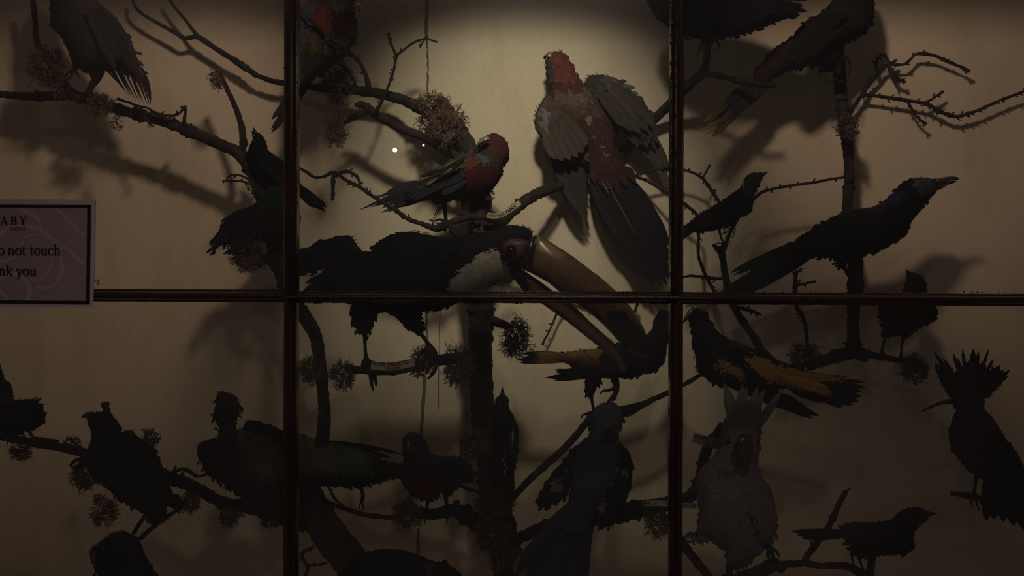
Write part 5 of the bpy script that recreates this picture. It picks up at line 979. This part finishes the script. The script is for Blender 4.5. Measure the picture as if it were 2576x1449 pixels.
t = tree('bottom_right_branch', 'thin bare forked stick under the small bird at the bottom right', 2150, 1449, .97)
limb(t, [(1970, 1419, 8, .97), (2000, 1418, 8, .97), (2025, 1417, 8.5, .97), (2068, 1424, 8, .97), (2121, 1423, 8, .97), (2150, 1434, 10, .97), (2185, 1455, 13, .97), (2210, 1500, 14, .97)], seed=81)
limb(t, [(2022, 1417, 9, .97), (2030, 1400, 7, .98), (2047, 1377, 7.5, .985), (2077, 1336, 7, .985), (2098, 1298, 6.5, .985), (2115, 1259, 6.5, .985), (2128, 1236, 6, .985)], seed=82)
limb(t, [(2190, 1470, 9, .97), (2190, 1430, 9, .97), (2196, 1396, 8, .975)], seed=83)
limb(t, [(2127, 1240, 3, .985), (2134, 1233, 2.6, .985), (2139, 1230, 2, .985)], seed=84)
limb(t, [(2045, 1380, 3, .985), (2042, 1370, 3, .985), (2042, 1362, 3, .985)], seed=85)
t = tree('crest_bird_perch', 'short horizontal stick gripped by the fan-crested bird at the right edge', 2430, 1248, .98)
limb(t, [(2392, 1241, 5.5, .985), (2415, 1244, 6.5, .985), (2443, 1249, 7, .985), (2471, 1254, 6, .985), (2520, 1262, 6, 1.0), (2600, 1275, 8, 1.02)], seed=86)
t = tree('cockatoo_perch', 'dark perch under the cockatoo at the bottom beside the right bar', 1850, 1449, .89)
limb(t, [(1690, 1350, 12, .9), (1712, 1364, 13, .9), (1730, 1385, 12, .9), (1752, 1412, 11, .895), (1775, 1440, 11, .89), (1800, 1475, 11, .89)], seed=87)
limb(t, [(1700, 1490, 16, .88), (1780, 1470, 16, .88), (1850, 1462, 16, .88), (1910, 1440, 16, .885), (1945, 1420, 15, .89), (1966, 1428, 13, .9)], seed=88)
limb(t, [(1783, 1350, 3.5, .9), (1800, 1366, 3.5, .9), (1822, 1380, 4, .9)], seed=89)
tuft(t, 1740, 1352, 26, 18, .885, 501, 60)
# ============================================================ CASE SHELL (setting)
def box(name, mn, mx, mat, kind=True, parent=None):
    mb = MB(); x0, y0, z0 = mn; x1, y1, z1 = mx
    v = [Vector((x, y, z)) for x in (x0, x1) for y in (y0, y1) for z in (z0, z1)]
    mb.add(v, [(0, 1, 3, 2), (4, 6, 7, 5), (0, 4, 5, 1), (2, 3, 7, 6), (0, 2, 6, 4), (1, 5, 7, 3)], (0.1,)*3)
    o = mb.build(name, mat, parent, smooth=False)
    if kind: o['kind'] = 'structure'
    return o
XL, XR, ZB, ZT = -1.05, 1.15, CZ-.66, CZ+.62
box('wall_back', (XL, WALL, ZB), (XR, WALL+.02, ZT), 'wall')
box('wall_left', (XL-.02, GLASS-.02, ZB-.02), (XL, WALL+.02, ZT+.02), 'wall')
box('wall_right', (XR, GLASS-.02, ZB-.02), (XR+.02, WALL+.02, ZT+.02), 'wall')
box('floor', (XL, GLASS-.02, ZB-.02), (XR, WALL+.02, ZB), 'wall')
# seams and a rod on the backing
def seam(x0, y0, x1, y1, w, n, proud=.0012):
    mb = MB(); rnd = random.Random(n)
    pts = []
    for i in range(n+1):
        t = i/n; pts.append((x0+(x1-x0)*t+rnd.uniform(-1.2, 1.2), y0+(y1-y0)*t, w*rnd.uniform(.75, 1.2), WALL-.0008))
    tube(mb, pts, 6, 99, .2, (0.1,)*3, n, raw=True)
    return mb
o = seam(1076, -60, 1073, 96, 4.2, 18).build('trim_1', 'seam', None); o['kind'] = 'structure'
o = seam(1075, 96, 1078, 330, 2.2, 26).build('trim_2', 'seam', None); o['kind'] = 'structure'
o = seam(1072, 770, 1074, 880, 3.0, 10).build('trim_3', 'seam', None); o['kind'] = 'structure'
o = seam(1070, 935, 1058, 1110, 4.6, 10).build('trim_4', 'seam', None); o['kind'] = 'structure'
o = seam(1107, 780, 1103, 1030, 1.0, 12).build('trim_5', 'seam', None); o['kind'] = 'structure'
o = seam(1052, 1330, 1052, 1400, 3.4, 6).build('trim_6', 'seam', None); o['kind'] = 'structure'

o = box('added_shade_rail', (XL, GLASS+.005, CZ+.53), (XR, GLASS+.05, CZ+.60), 'wood')  # unseen rail added so its shadow darkens the top of the backing
# ---- glazing
win = bpy.data.objects.new('window_1', None); C.objects.link(win); win.location = P(1288, 1449, GLASS); win['kind'] = 'structure'
def moulding(a, b, w, d0, name, flip=False):
    """glazing bar from a to b (px), half width w px, rounded astragal profile facing the viewer"""
    m = GLASS/F
    prof = [(-1.0, .010), (-1.0, -.001), (-.86, -.004), (-.66, -.0045), (-.6, -.0095), (-.42, -.0135), (-.2, -.0158), (0, -.0165), (.2, -.0158), (.42, -.0135), (.6, -.0095), (.66, -.0045), (.86, -.004), (1.0, -.001), (1.0, .010)]
    A = P(a[0], a[1], GLASS); B = P(b[0], b[1], GLASS); T = (B-A).normalized(); S = T.cross(Vector((0, 1, 0)))
    n = 60; vs = []; fs = []; rnd = random.Random(5)
    for i in range(n+1):
        c = A+(B-A)*(i/n)
        for j, (u, y) in enumerate(prof):
            e = rnd.uniform(-.00025, .00025) if abs(u) > .8 else 0
            vs.append(c+S*(u*w*m+e)+Vector((0, y, 0)))
    k = len(prof)
    for i in range(n):
        for j in range(k):
            l = (j+1) % k
            fs.append((i*k+j, i*k+l, (i+1)*k+l, (i+1)*k+j))
    mb = MB(); mb.add(vs, fs, (0.1,)*3)
    o = mb.build(name, 'wood', win, smooth=True)
    return o
moulding((732, -120), (729, 1560), 15.5, GLASS, 'glazing_bar')
moulding((1705, -120), (1700, 1560), 15.5, GLASS, 'glazing_bar')
moulding((-500, 741), (732, 744), 16, GLASS, 'glazing_bar')
moulding((732, 747.5), (1703, 748.5), 14.5, GLASS, 'glazing_bar')
moulding((1703, 750), (3050, 757), 15.5, GLASS, 'glazing_bar')
# outer frame out of view keeps the panes
for a, b_ in (((-480, 2000), (-480, -500)), ((3030, 2000), (3030, -500))): moulding(a, b_, 60, GLASS, 'frame_stile')
# runs of hardened varnish along the bar edges
mb = MB(); rnd = random.Random(9)
def bead(x, y, r): sphere(mb, x, y, GLASS-.003, r, (0.1,)*3, 5, (1, rnd.uniform(1, 1.8)))
y = -10
while y < 735:
    bead(1691-rnd.uniform(0, 2.2)-3*y/1449+rnd.choice((0, 0, 0, -1.5)), y, rnd.uniform(1.2, 3.0)); y += rnd.uniform(3, 9)
for y in (18, 60, 108, 158, 218, 290, 382): bead(1689-3*y/1449, y, 4)
for i in range(60): bead(1690-rnd.uniform(0, 60), 762+rnd.uniform(0, 2), rnd.uniform(.8, 2))
for i in range(90): bead(rnd.uniform(760, 1690), 733.5-rnd.uniform(0, 1.2), rnd.uniform(.7, 1.6))
for i in range(70): bead(rnd.uniform(770, 1340), 763+rnd.uniform(0, 1), rnd.uniform(.7, 1.5))
for i in range(60): bead(716-rnd.uniform(-1, 1.5), rnd.uniform(0, 735), rnd.uniform(.8, 2.2))
for i in range(50): bead(748+rnd.uniform(-1, 1.5), rnd.uniform(0, 735), rnd.uniform(.8, 2))
for i in range(60): bead(rnd.uniform(1720, 2560), 735+rnd.uniform(-.5, 1)+(.0), rnd.uniform(.7, 1.5))
mb.build('varnish_run', 'putty', win)

def glass_mat():
    m, nt, b = new_mat('veiled_glass'); nt.nodes.remove(b)
    out = nt.nodes['Material Output']
    tr = nt.nodes.new('ShaderNodeBsdfTransparent'); gl = nt.nodes.new('ShaderNodeBsdfGlossy'); gl.inputs['Roughness'].default_value = 0.0
    ge = nt.nodes.new('ShaderNodeNewGeometry'); dp = nt.nodes.new('ShaderNodeVectorMath'); dp.operation = 'DOT_PRODUCT'
    nt.links.new(ge.outputs['Normal'], dp.inputs[0]); nt.links.new(ge.outputs['Incoming'], dp.inputs[1])
    def mth(op, a, v1=None, v2=None):
        n = nt.nodes.new('ShaderNodeMath'); n.operation = op; nt.links.new(a, n.inputs[0] if v1 is None or op != 'SUBTRACT' else n.inputs[1])
        if v1 is not None: n.inputs[0 if op == 'SUBTRACT' else 1].default_value = v1
        if v2 is not None: n.inputs[2].default_value = v2
        return n.outputs[0]
    # Schlick reflectance of a thin pane, the same from both sides
    fr_ = mth('MULTIPLY_ADD', mth('POWER', mth('SUBTRACT', mth('ABSOLUTE', dp.outputs['Value']), 1.0), 5.0), .92, .06)
    m1 = nt.nodes.new('ShaderNodeMixShader'); nt.links.new(fr_, m1.inputs[0]); nt.links.new(tr.outputs[0], m1.inputs[1]); nt.links.new(gl.outputs[0], m1.inputs[2])
    df = nt.nodes.new('ShaderNodeBsdfDiffuse'); df.inputs['Color'].default_value = (0.75, 0.72, 0.70, 1)
    nz = noise(nt, 5, 4, .55); r = ramp(nt, nz.outputs['Fac'], [(0.3, (VEIL_LO,)*3), (0.75, (VEIL_HI,)*3)])  # pale film painted in for the haze of room reflections on the glass
    # pale streak painted in for a reflection, left part of the centre pane
    tc = nt.nodes.new('ShaderNodeTexCoord'); mp = nt.nodes.new('ShaderNodeMapping')
    c = P(930, 430, GLASS)-win.location
    mp.vector_type = 'TEXTURE'; mp.inputs['Location'].default_value = (c.x, 0, c.z); mp.inputs['Rotation'].default_value = (0, math.radians(-38), 0); mp.inputs['Scale'].default_value = (.055, 1, .020)
    nt.links.new(tc.outputs['Object'], mp.inputs['Vector'])
    gr = nt.nodes.new('ShaderNodeTexGradient'); gr.gradient_type = 'SPHERICAL'; nt.links.new(mp.outputs[0], gr.inputs[0])
    nz2 = noise(nt, 60, 3, .5, sc3=(.5, 1, 1.5)); mu = nt.nodes.new('ShaderNodeMath'); mu.operation = 'MULTIPLY'; nt.links.new(gr.outputs['Fac'], mu.inputs[0]); nt.links.new(nz2.outputs['Fac'], mu.inputs[1])
    m3 = nt.nodes.new('ShaderNodeMath'); m3.operation = 'MULTIPLY_ADD'; m3.inputs[1].default_value = .1; nt.links.new(mu.outputs[0], m3.inputs[0]); nt.links.new(r.outputs['Color'], m3.inputs[2])
    m2 = nt.nodes.new('ShaderNodeMixShader'); nt.links.new(m3.outputs[0], m2.inputs[0]); nt.links.new(m1.outputs[0], m2.inputs[1]); nt.links.new(df.outputs[0], m2.inputs[2])
    nt.links.new(m2.outputs[0], out.inputs['Surface'])
    return m
VEIL_LO, VEIL_HI = 0.010, 0.045
M['glass'] = glass_mat()
def pane(x0, y0, x1, y1):
    mb = MB(); a = [P(x0, y0, GLASS+.002), P(x1, y0, GLASS+.002), P(x1, y1, GLASS+.002), P(x0, y1, GLASS+.002)]
    mb.add(a, [(0, 3, 2, 1)], (0.1,)*3); return mb.build('glass_pane', 'glass', win, smooth=False)
for x0, x1 in ((-480, 731), (731, 1703), (1703, 3030)):
    pane(x0, -500, x1, 748); pane(x0, 748, x1, 2000)

# ============================================================ WRITING
TH, TN = .17, .06
def S(*a): return a
def arc(cx, cy, rx, ry, a0, a1, n=14, th=TH, tn=TN):
    out = []
    for i in range(n+1):
        a = math.radians(a0+(a1-a0)*i/n)
        out.append((cx+rx*math.cos(a), cy+ry*math.sin(a), tn+(th-tn)*abs(math.cos(a))))
    return out
def ln(x0, y0, x1, y1, w): return [(x0, y0, w), (x1, y1, w)]
def sf(x, y, h=.14): return [(x-h, y, .05), (x+h, y, .05)]
G = {
 'A': (.82, [ln(.08, 0, .42, 1, TN), ln(.40, 1, .74, 0, TH), ln(.2, .34, .62, .34, TN), sf(.08, .02), sf(.74, .02)]),
 'B': (.74, [ln(.17, 0, .17, 1, TH), [(.1, .97, TN), (.38, .97, TN)]+arc(.38, .75, .22, .22, 90, -90), [(.12, .53, TN), (.4, .53, TN)]+arc(.4, .28, .25, .25, 90, -90), ln(.05, .03, .4, .03, TN)]),
 'C': (.78, [arc(.42, .5, .35, .49, 45, 315, 22), ln(.70, .72, .70, .95, TN)]),
 'D': (.82, [ln(.17, 0, .17, 1, TH), [(.05, .97, TN), (.35, .97, TN)]+arc(.35, .5, .38, .47, 90, -90)+[(.05, .03, TN)]]),
 'E': (.66, [ln(.17, 0, .17, 1, TH), ln(.05, .97, .58, .97, TN), ln(.15, .52, .48, .52, TN), ln(.05, .03, .6, .03, TN), ln(.58, .97, .58, .82, .05), ln(.6, .03, .6, .2, .05)]),
 'H': (.84, [ln(.17, 0, .17, 1, TH), ln(.67, 0, .67, 1, TH), ln(.17, .52, .67, .52, TN), sf(.17, .02), sf(.17, .98), sf(.67, .02), sf(.67, .98)]),
 'I': (.36, [ln(.18, 0, .18, 1, TH), sf(.18, .02), sf(.18, .98)]),
 'K': (.82, [ln(.17, 0, .17, 1, TH), ln(.68, 1, .2, .45, TN), ln(.32, .6, .72, 0, TH), sf(.17, .02), sf(.17, .98), sf(.66, .98), sf(.72, .02)]),
 'L': (.64, [ln(.17, 0, .17, 1, TH), ln(.05, .03, .58, .03, TN), ln(.58, .03, .58, .22, .05), sf(.17, .98)]),
 'N': (.86, [ln(.14, 0, .14, 1, TN), ln(.14, 1, .70, 0, TH), ln(.70, 0, .70, 1, TN), sf(.14, .02, .1), sf(.1, .98, .1), sf(.7, .98, .1)]),
 'O': (.84, [arc(.42, .5, .35, .49, 0, 360, 28)]),
 'P': (.68, [ln(.17, 0, .17, 1, TH), [(.05, .97, TN), (.36, .97, TN)]+arc(.36, .72, .24, .25, 90, -90)+[(.15, .47, TN)], sf(.17, .02)]),
 'R': (.78, [ln(.17, 0, .17, 1, TH), [(.05, .97, TN), (.36, .97, TN)]+arc(.36, .74, .22, .23, 90, -90)+[(.15, .51, TN)], ln(.36, .5, .70, 0, TH), sf(.17, .02), sf(.72, .02, .08)]),
 'S': (.62, [arc(.31, .74, .2, .24, 30, 250, 14, .07, .1)+arc(.31, .26, .22, .24, 80, -140, 14, .07, .14)]),
 'T': (.72, [ln(.36, 0, .36, 1, TH), ln(.04, .97, .68, .97, TN), ln(.04, .97, .04, .8, .05), ln(.68, .97, .68, .8, .05), sf(.36, .02)]),
 'U': (.82, [[(.16, 1, TH), (.16, .35, TH)]+arc(.41, .3, .25, .28, 180, 360)+[(.66, 1, TN)], sf(.16, .98), sf(.66, .98, .1)]),
 'W': (1.1, [ln(.06, 1, .32, 0, TH), ln(.32, 0, .54, 1, TN), ln(.54, 1, .78, 0, TH), ln(.78, 0, 1.02, 1, TN), sf(.06, .98, .1), sf(1.02, .98, .08)]),
 'Y': (.78, [ln(.06, 1, .39, .45, TH), ln(.72, 1, .39, .45, TN), ln(.39, .46, .39, 0, TH), sf(.08, .98, .12), sf(.72, .98, .1), sf(.39, .02)]),
 'a': (.56, [[(.1, .54, .1)]+arc(.26, .48, .16, .17, 140, 0, 8, .12, .06)+[(.42, .1, .13), (.5, .02, .08)], arc(.24, .18, .17, .17, 60, 330, 12, .12, .06)]),
 'c': (.54, [arc(.30, .32, .23, .31, 50, 310, 16, .14, .06), ln(.44, .52, .44, .48, .12)]),
 'd': (.64, [arc(.28, .32, .22, .31, 40, 320, 16, .14, .06), ln(.48, 1, .48, 0, .13), ln(.38, .97, .5, .97, .05), ln(.48, .03, .6, .03, .05)]),
 'e': (.54, [arc(.28, .32, .22, .31, 10, 310, 16, .14, .06), ln(.07, .37, .5, .37, .05)]),
 'h': (.66, [ln(.15, 0, .15, 1, .13), arc(.31, .42, .17, .2, 150, 0, 8, .12, .07)+[(.49, 0, .13)], sf(.15, .02, .11), sf(.5, .02, .11), ln(.04, .97, .15, .97, .05)]),
 'k': (.64, [ln(.15, 0, .15, 1, .13), ln(.5, .62, .2, .3, .06), ln(.27, .38, .54, 0, .13), sf(.15, .02, .11), sf(.48, .62, .1), sf(.55, .02, .08), ln(.04, .97, .15, .97, .05)]),
 'l': (.32, [ln(.15, 0, .15, 1, .13), sf(.15, .02, .11), ln(.04, .97, .15, .97, .05)]),
 'n': (.66, [ln(.15, 0, .15, .64, .13), arc(.31, .42, .17, .2, 150, 0, 8, .12, .07)+[(.49, 0, .13)], sf(.15, .02, .11), sf(.5, .02, .11), ln(.04, .62, .15, .62, .05)]),
 'o': (.6, [arc(.29, .32, .23, .31, 0, 360, 22, .14, .06)]),
 's': (.46, [arc(.22, .47, .14, .16, 30, 250, 10, .06, .08)+arc(.22, .17, .15, .16, 80, -140, 10, .06, .11)]),
 't': (.42, [[(.17, .84, .05), (.17, .15, .13)]+arc(.27, .12, .1, .11, 180, 300, 6, .1, .07), ln(.03, .62, .36, .62, .06)]),
 'u': (.66, [[(.15, .62, .13), (.15, .2, .13)]+arc(.3, .2, .16, .19, 180, 330, 8, .12, .07), ln(.49, .62, .49, 0, .13), ln(.04, .6, .15, .6, .05), ln(.38, .6, .49, .6, .05), ln(.49, .03, .6, .03, .05)]),
 'y': (.6, [ln(.08, .62, .31, 0, .13), [(.52, .62, .06), (.31, 0, .06), (.22, -.22, .06), (.1, -.26, .09)], sf(.1, .61, .1), sf(.5, .61, .1)]),
 ' ': (.3, []),
}
def write(text, size, fn, depth, right=None, track=0.0, x0=0.0):
    """flat letters with real thickness; fn(u, v) -> pixel (x, y); right-align at u=right"""
    W = sum(G[c][0]+track for c in text)*size-track*size
    u = (right-W) if right is not None else x0
    mb = MB()
    for c in text:
        w, strokes = G[c]
        for st in strokes:
            pts = [(u+p[0]*size, p[1]*size, p[2]*size) for p in st]
            vs = []; fs = []; n = len(pts)
            for i, p in enumerate(pts):
                a = pts[max(i-1, 0)]; b_ = pts[min(i+1, n-1)]
                dx, dy = b_[0]-a[0], b_[1]-a[1]; l = math.hypot(dx, dy) or 1
                nx, ny = -dy/l*p[2]/2, dx/l*p[2]/2
                for sgn in (1, -1):
                    q = fn(p[0]+nx*sgn, p[1]+ny*sgn); dd = q[2] if len(q) > 2 else depth
                    vs.append(P(q[0], q[1], dd)); vs.append(P(q[0], q[1], dd+.0003))
            for i in range(n-1):
                o = i*4; k = o+4
                fs += [(o, k, k+2, o+2), (o+1, o+3, k+3, k+1), (o, o+1, k+1, k), (o+2, k+2, k+3, o+3)]
            mb.add(vs, fs, (0.1,)*3)
        u += (w+track)*size
    return mb

def slab(poly, d, th, tilt=None):
    mb = MB(); n = len(poly); f = [P(x, y, d) for x, y in poly]; bk = [v+Vector((0, th, 0)) for v in f]
    mb.add(f+bk, [tuple(range(n))[::-1], tuple(range(n, 2*n))]+[(i, (i+1) % n, (i+1) % n+n, i+n) for i in range(n)], (0.1,)*3)
    return mb
# ---- notice
SD = GLASS-.0178
sg = thing('notice_card', 'printed notice card with a dark border, fixed over the bar at the left edge', 'sign', P(60, 772, SD))
slab([(-330, 500), (240, 502), (238, 640), (233, 774), (-330, 770)], SD, .0012).build('card', 'paper', sg, smooth=False)
slab([(-300, 516), (224, 519), (222, 640), (219, 763), (-300, 758)], SD-.0003, .0006).build('print', 'mauve', sg, smooth=False)
def frame_strip(q): return slab(q, SD-.0007, .0006)
mb = MB()
for q in ([(-300, 514), (228, 515.5), (228, 523), (-300, 521)], [(228, 515.5), (225, 765), (216.5, 765), (219.5, 515.5)], [(-300, 754), (225, 757), (225, 765.5), (-300, 761)]):
    m2 = frame_strip(q); mb.add(m2.v, m2.f, (0.1,)*3)
mb.build('border', 'ink', sg, smooth=False)
# pale carved-stone tracery printed on the card
mb = MB()
BD = [0]
def band(pts, w):
    BD[0] += .00003
    vs = []; fs = []; n = len(pts)
    pts = catmull([(x, y, w) for x, y in pts], 6)
    pts = [p for p in pts if p[0] < 216]
    n = len(pts)
    for i, p in enumerate(pts):
        a = pts[max(i-1, 0)]; b_ = pts[min(i+1, n-1)]; dx, dy = b_[0]-a[0], b_[1]-a[1]; l = math.hypot(dx, dy) or 1
        for s_ in (1, -1): vs.append(P(min(216, p[0]-dy/l*w/2*s_), p[1]+dx/l*w/2*s_, SD-.0004-BD[0]))
    for i in range(n-1): fs.append((2*i, 2*i+1, 2*i+3, 2*i+2))
    mb.add(vs, fs, (0.1,)*3)
band([(-10, 600), (30, 570), (90, 575), (130, 600), (155, 650), (150, 700), (120, 725), (90, 720)], 10)
band([(45, 523), (95, 550), (110, 585), (160, 620), (216, 668)], 9)
band([(140, 523), (180, 560), (216, 600)], 10)
band([(70, 756), (75, 730), (60, 700), (30, 690), (-10, 700)], 12)
band([(60, 640), (60, 600), (100, 590), (125, 620), (130, 660), (110, 700), (80, 705)], 5)
band([(160, 756), (175, 730), (216, 690)], 5)
band([(-10, 660), (20, 655), (50, 640)], 8)
band([(-10, 720), (10, 740), (20, 756)], 9)
mb.build('printed_tracery', 'mauve_lt', sg, smooth=False)
def lin(x, y): return lambda u, v: (x+u, y-v)
write('RABY', 21, lin(0, 566), SD-.0011, right=66, track=.38).build('lettering', 'ink', sg, smooth=False)
write('CASTLE', 8, lin(0, 579), SD-.0011, right=64, track=.12).build('lettering', 'ink', sg, smooth=False)
write('Please do not touch', 27.5, lin(0, 642), SD-.0011, right=153, track=.0).build('lettering', 'ink', sg, smooth=False)
write('Thank you', 27.5, lin(0, 694), SD-.0011, right=91.5, track=.0).build('lettering', 'ink', sg, smooth=False)
cl = thing('metal_clip', 'tiny shiny metal clip on the right edge of the notice card', 'clip', P(245, 712, SD))
mb = MB(); tube(mb, [(238, 707, 2, SD-.003), (244, 705, 2.6, SD-.004), (250, 704, 2, SD-.003)], 8, 3, .1, (0.1,)*3)
tube(mb, [(246, 703, 1.6, SD-.004), (247, 710, 2.4, SD-.003), (244, 718, 1.4, SD-.001)], 8, 3, .1, (0.1,)*3)
mb.build('clip_body', 'steel', cl)

# ---- paper name labels
def curved_label(name, label, center, hw, text, size, d, extra=None, track=.08, proud=.0006, v1=None):
    cx, cy = center[len(center)//2][:2]
    o = thing(name, label, 'paper label', P(cx, cy+hw, d), 'paper name labels')
    c = [tuple(q) for q in catmull([(x, y) for x, y in center], 3)]
    s = [0]
    for a, b_ in zip(c[:-1], c[1:]): s.append(s[-1]+math.hypot(b_[0]-a[0], b_[1]-a[1]))
    def fr(u, v):
        u = max(0, min(s[-1]-1e-3, u)); i = 0
        while s[i+1] < u: i += 1
        t = (u-s[i])/(s[i+1]-s[i]); a, b_ = c[i], c[i+1]; dx, dy = b_[0]-a[0], b_[1]-a[1]; l = math.hypot(dx, dy)
        return (a[0]+dx*t+dy/l*v, a[1]+dy*t-dx/l*v)
    mb = MB(); n = 24; vs = []; fs = []
    for i in range(n+1):
        u = s[-1]*i/n
        for v in (hw, -hw):
            q = fr(u, v); vs += [P(q[0], q[1], d), P(q[0], q[1], d+.0005)]
    for i in range(n):
        k = i*4; m_ = k+4
        fs += [(k, k+2, m_+2, m_), (k+1, m_+1, m_+3, k+3), (k, m_, m_+1, k+1), (k+2, k+3, m_+3, m_+2)]
    mb.add(vs, fs, (0.1,)*3); mb.build('paper', 'label', o, smooth=False)
    for tx, sz, v0, u0 in ([(text, size, -size/2 if v1 is None else v1, 3)]+(extra or [])):
        write(tx, sz, lambda u, v: fr(u, v+v0), d-proud, track=track, x0=u0).build('lettering', 'brownink', o, smooth=False)
    return o
curved_label('name_label', 'narrow curved paper label lettered NONPARIEL PARROT on the central bough', [(1226, 541), (1245, 543), (1265, 538), (1285, 526), (1308, 509)], 6.5, 'NONPARIEL PARROT', 6.7, .974, track=.0)
curved_label('name_label', 'curved two-line paper label lettered WHITE THROATED TOUCAN on the perch between the toucan feet', [(934, 918), (955, 921), (985, 922), (1010, 918), (1042, 911)], 10.5, 'WHITE THROATED', 8.2, .880, [('TOUCAN', 7.2, -9, 36)], v1=1)
o = curved_label('name_label', 'long dim paper label lettered WHITE COCKATOO, on the low limb crossing the right bar', [(1616, 1267), (1650, 1266), (1690, 1268), (1720, 1272), (1752, 1272)], 7, 'WHITE COCKATOO', 9, .905, track=.18)
curved_label('name_label', 'tilted two-line paper label lettered BLACK AND ORIOLE beside the cockatoo', [(1743, 1101), (1780, 1111), (1818, 1122)], 12.5, 'BLACK AND', 9, .895, [('ORIOLE', 9.5, -11, 33)], v1=1.5)

# ============================================================ LIGHT
def spot(x, z, y, tx, tz, power, size, col, rad=.03, blend=1.0):
    l = bpy.data.lights.new('case_spot', 'SPOT'); l.energy = power; l.spot_size = math.radians(size); l.spot_blend = blend
    l.color = col; l.shadow_soft_size = rad
    o = bpy.data.objects.new('case_spot', l); C.objects.link(o); o.location = (x, y, z)
    o.rotation_euler = (Vector((tx, WALL, tz))-o.location).to_track_quat('-Z', 'Y').to_euler()
    return o
def wx(px): return (px-1288)/F*WALL
def wz(py): return CZ+(724.5-py)/F*WALL
WARM = (1.0, 0.96, 0.83)
LZ, LY = CZ+.61, .52
spot(.03, LZ, LY, wx(1310), wz(485), 11.5, 51.5, WARM)
spot(-.08, LZ, LY, -.60, wz(480), 7.3, 48, (1.0, .79, .68))
spot(.13, LZ, LY, .60, wz(290), 7.3, 46, (1.0, .79, .68))
# two small ceiling lamps of the room behind the visitor
def lamp(px, py, y, power, rad):
    dist = 2*GLASS-y
    l = bpy.data.lights.new('room_lamp', 'POINT'); l.energy = power; l.shadow_soft_size = rad; l.color = (1, .9, .78)
    o = bpy.data.objects.new('room_lamp', l); C.objects.link(o)
    o.location = ((px-1288)/F*dist, y, CZ+(724.5-py)/F*dist)
lamp(993, 377, -1.2, 0.10, .008); lamp(1065, 365, -1.4, 0.02, .0045)
# ceiling downlight of the room, above the visitor, falling on the middle of the case front
l = bpy.data.lights.new('ceiling_lamp', 'SPOT'); l.energy = 9.0; l.shadow_soft_size = .05; l.color = (1, .9, .8); l.spot_size = math.radians(36); l.spot_blend = 1
o = bpy.data.objects.new('ceiling_lamp', l); C.objects.link(o); o.location = (.22, -.35, CZ+1.3)
o.rotation_euler = (P(1330, 640, GLASS)-o.location).to_track_quat('-Z', 'Y').to_euler()
l = bpy.data.lights.new('ceiling_lamp', 'POINT'); l.energy = 2.5; l.shadow_soft_size = .05; l.color = (1, .88, .8)
o = bpy.data.objects.new('ceiling_lamp', l); C.objects.link(o); o.location = (-.6, -.9, CZ+1.5)
w = bpy.data.worlds.new('World'); bpy.context.scene.world = w; w.use_nodes = True
w.node_tree.nodes['Background'].inputs['Color'].default_value = (0.9, 0.75, 0.72, 1)
w.node_tree.nodes['Background'].inputs['Strength'].default_value = 0.041
cam = bpy.data.cameras.new('camera'); cam.lens = 26; cam.sensor_width = 36; cam.clip_start = .02
co = bpy.data.objects.new('camera', cam); C.objects.link(co); co.location = (0, 0, CZ); co.rotation_euler = (math.pi/2, 0, 0)
sc.camera = co
sc.view_settings.view_transform = 'Standard'; sc.view_settings.look = 'None'; sc.view_settings.gamma = 1; sc.view_settings.use_curve_mapping = False
sc.view_settings.exposure = 0
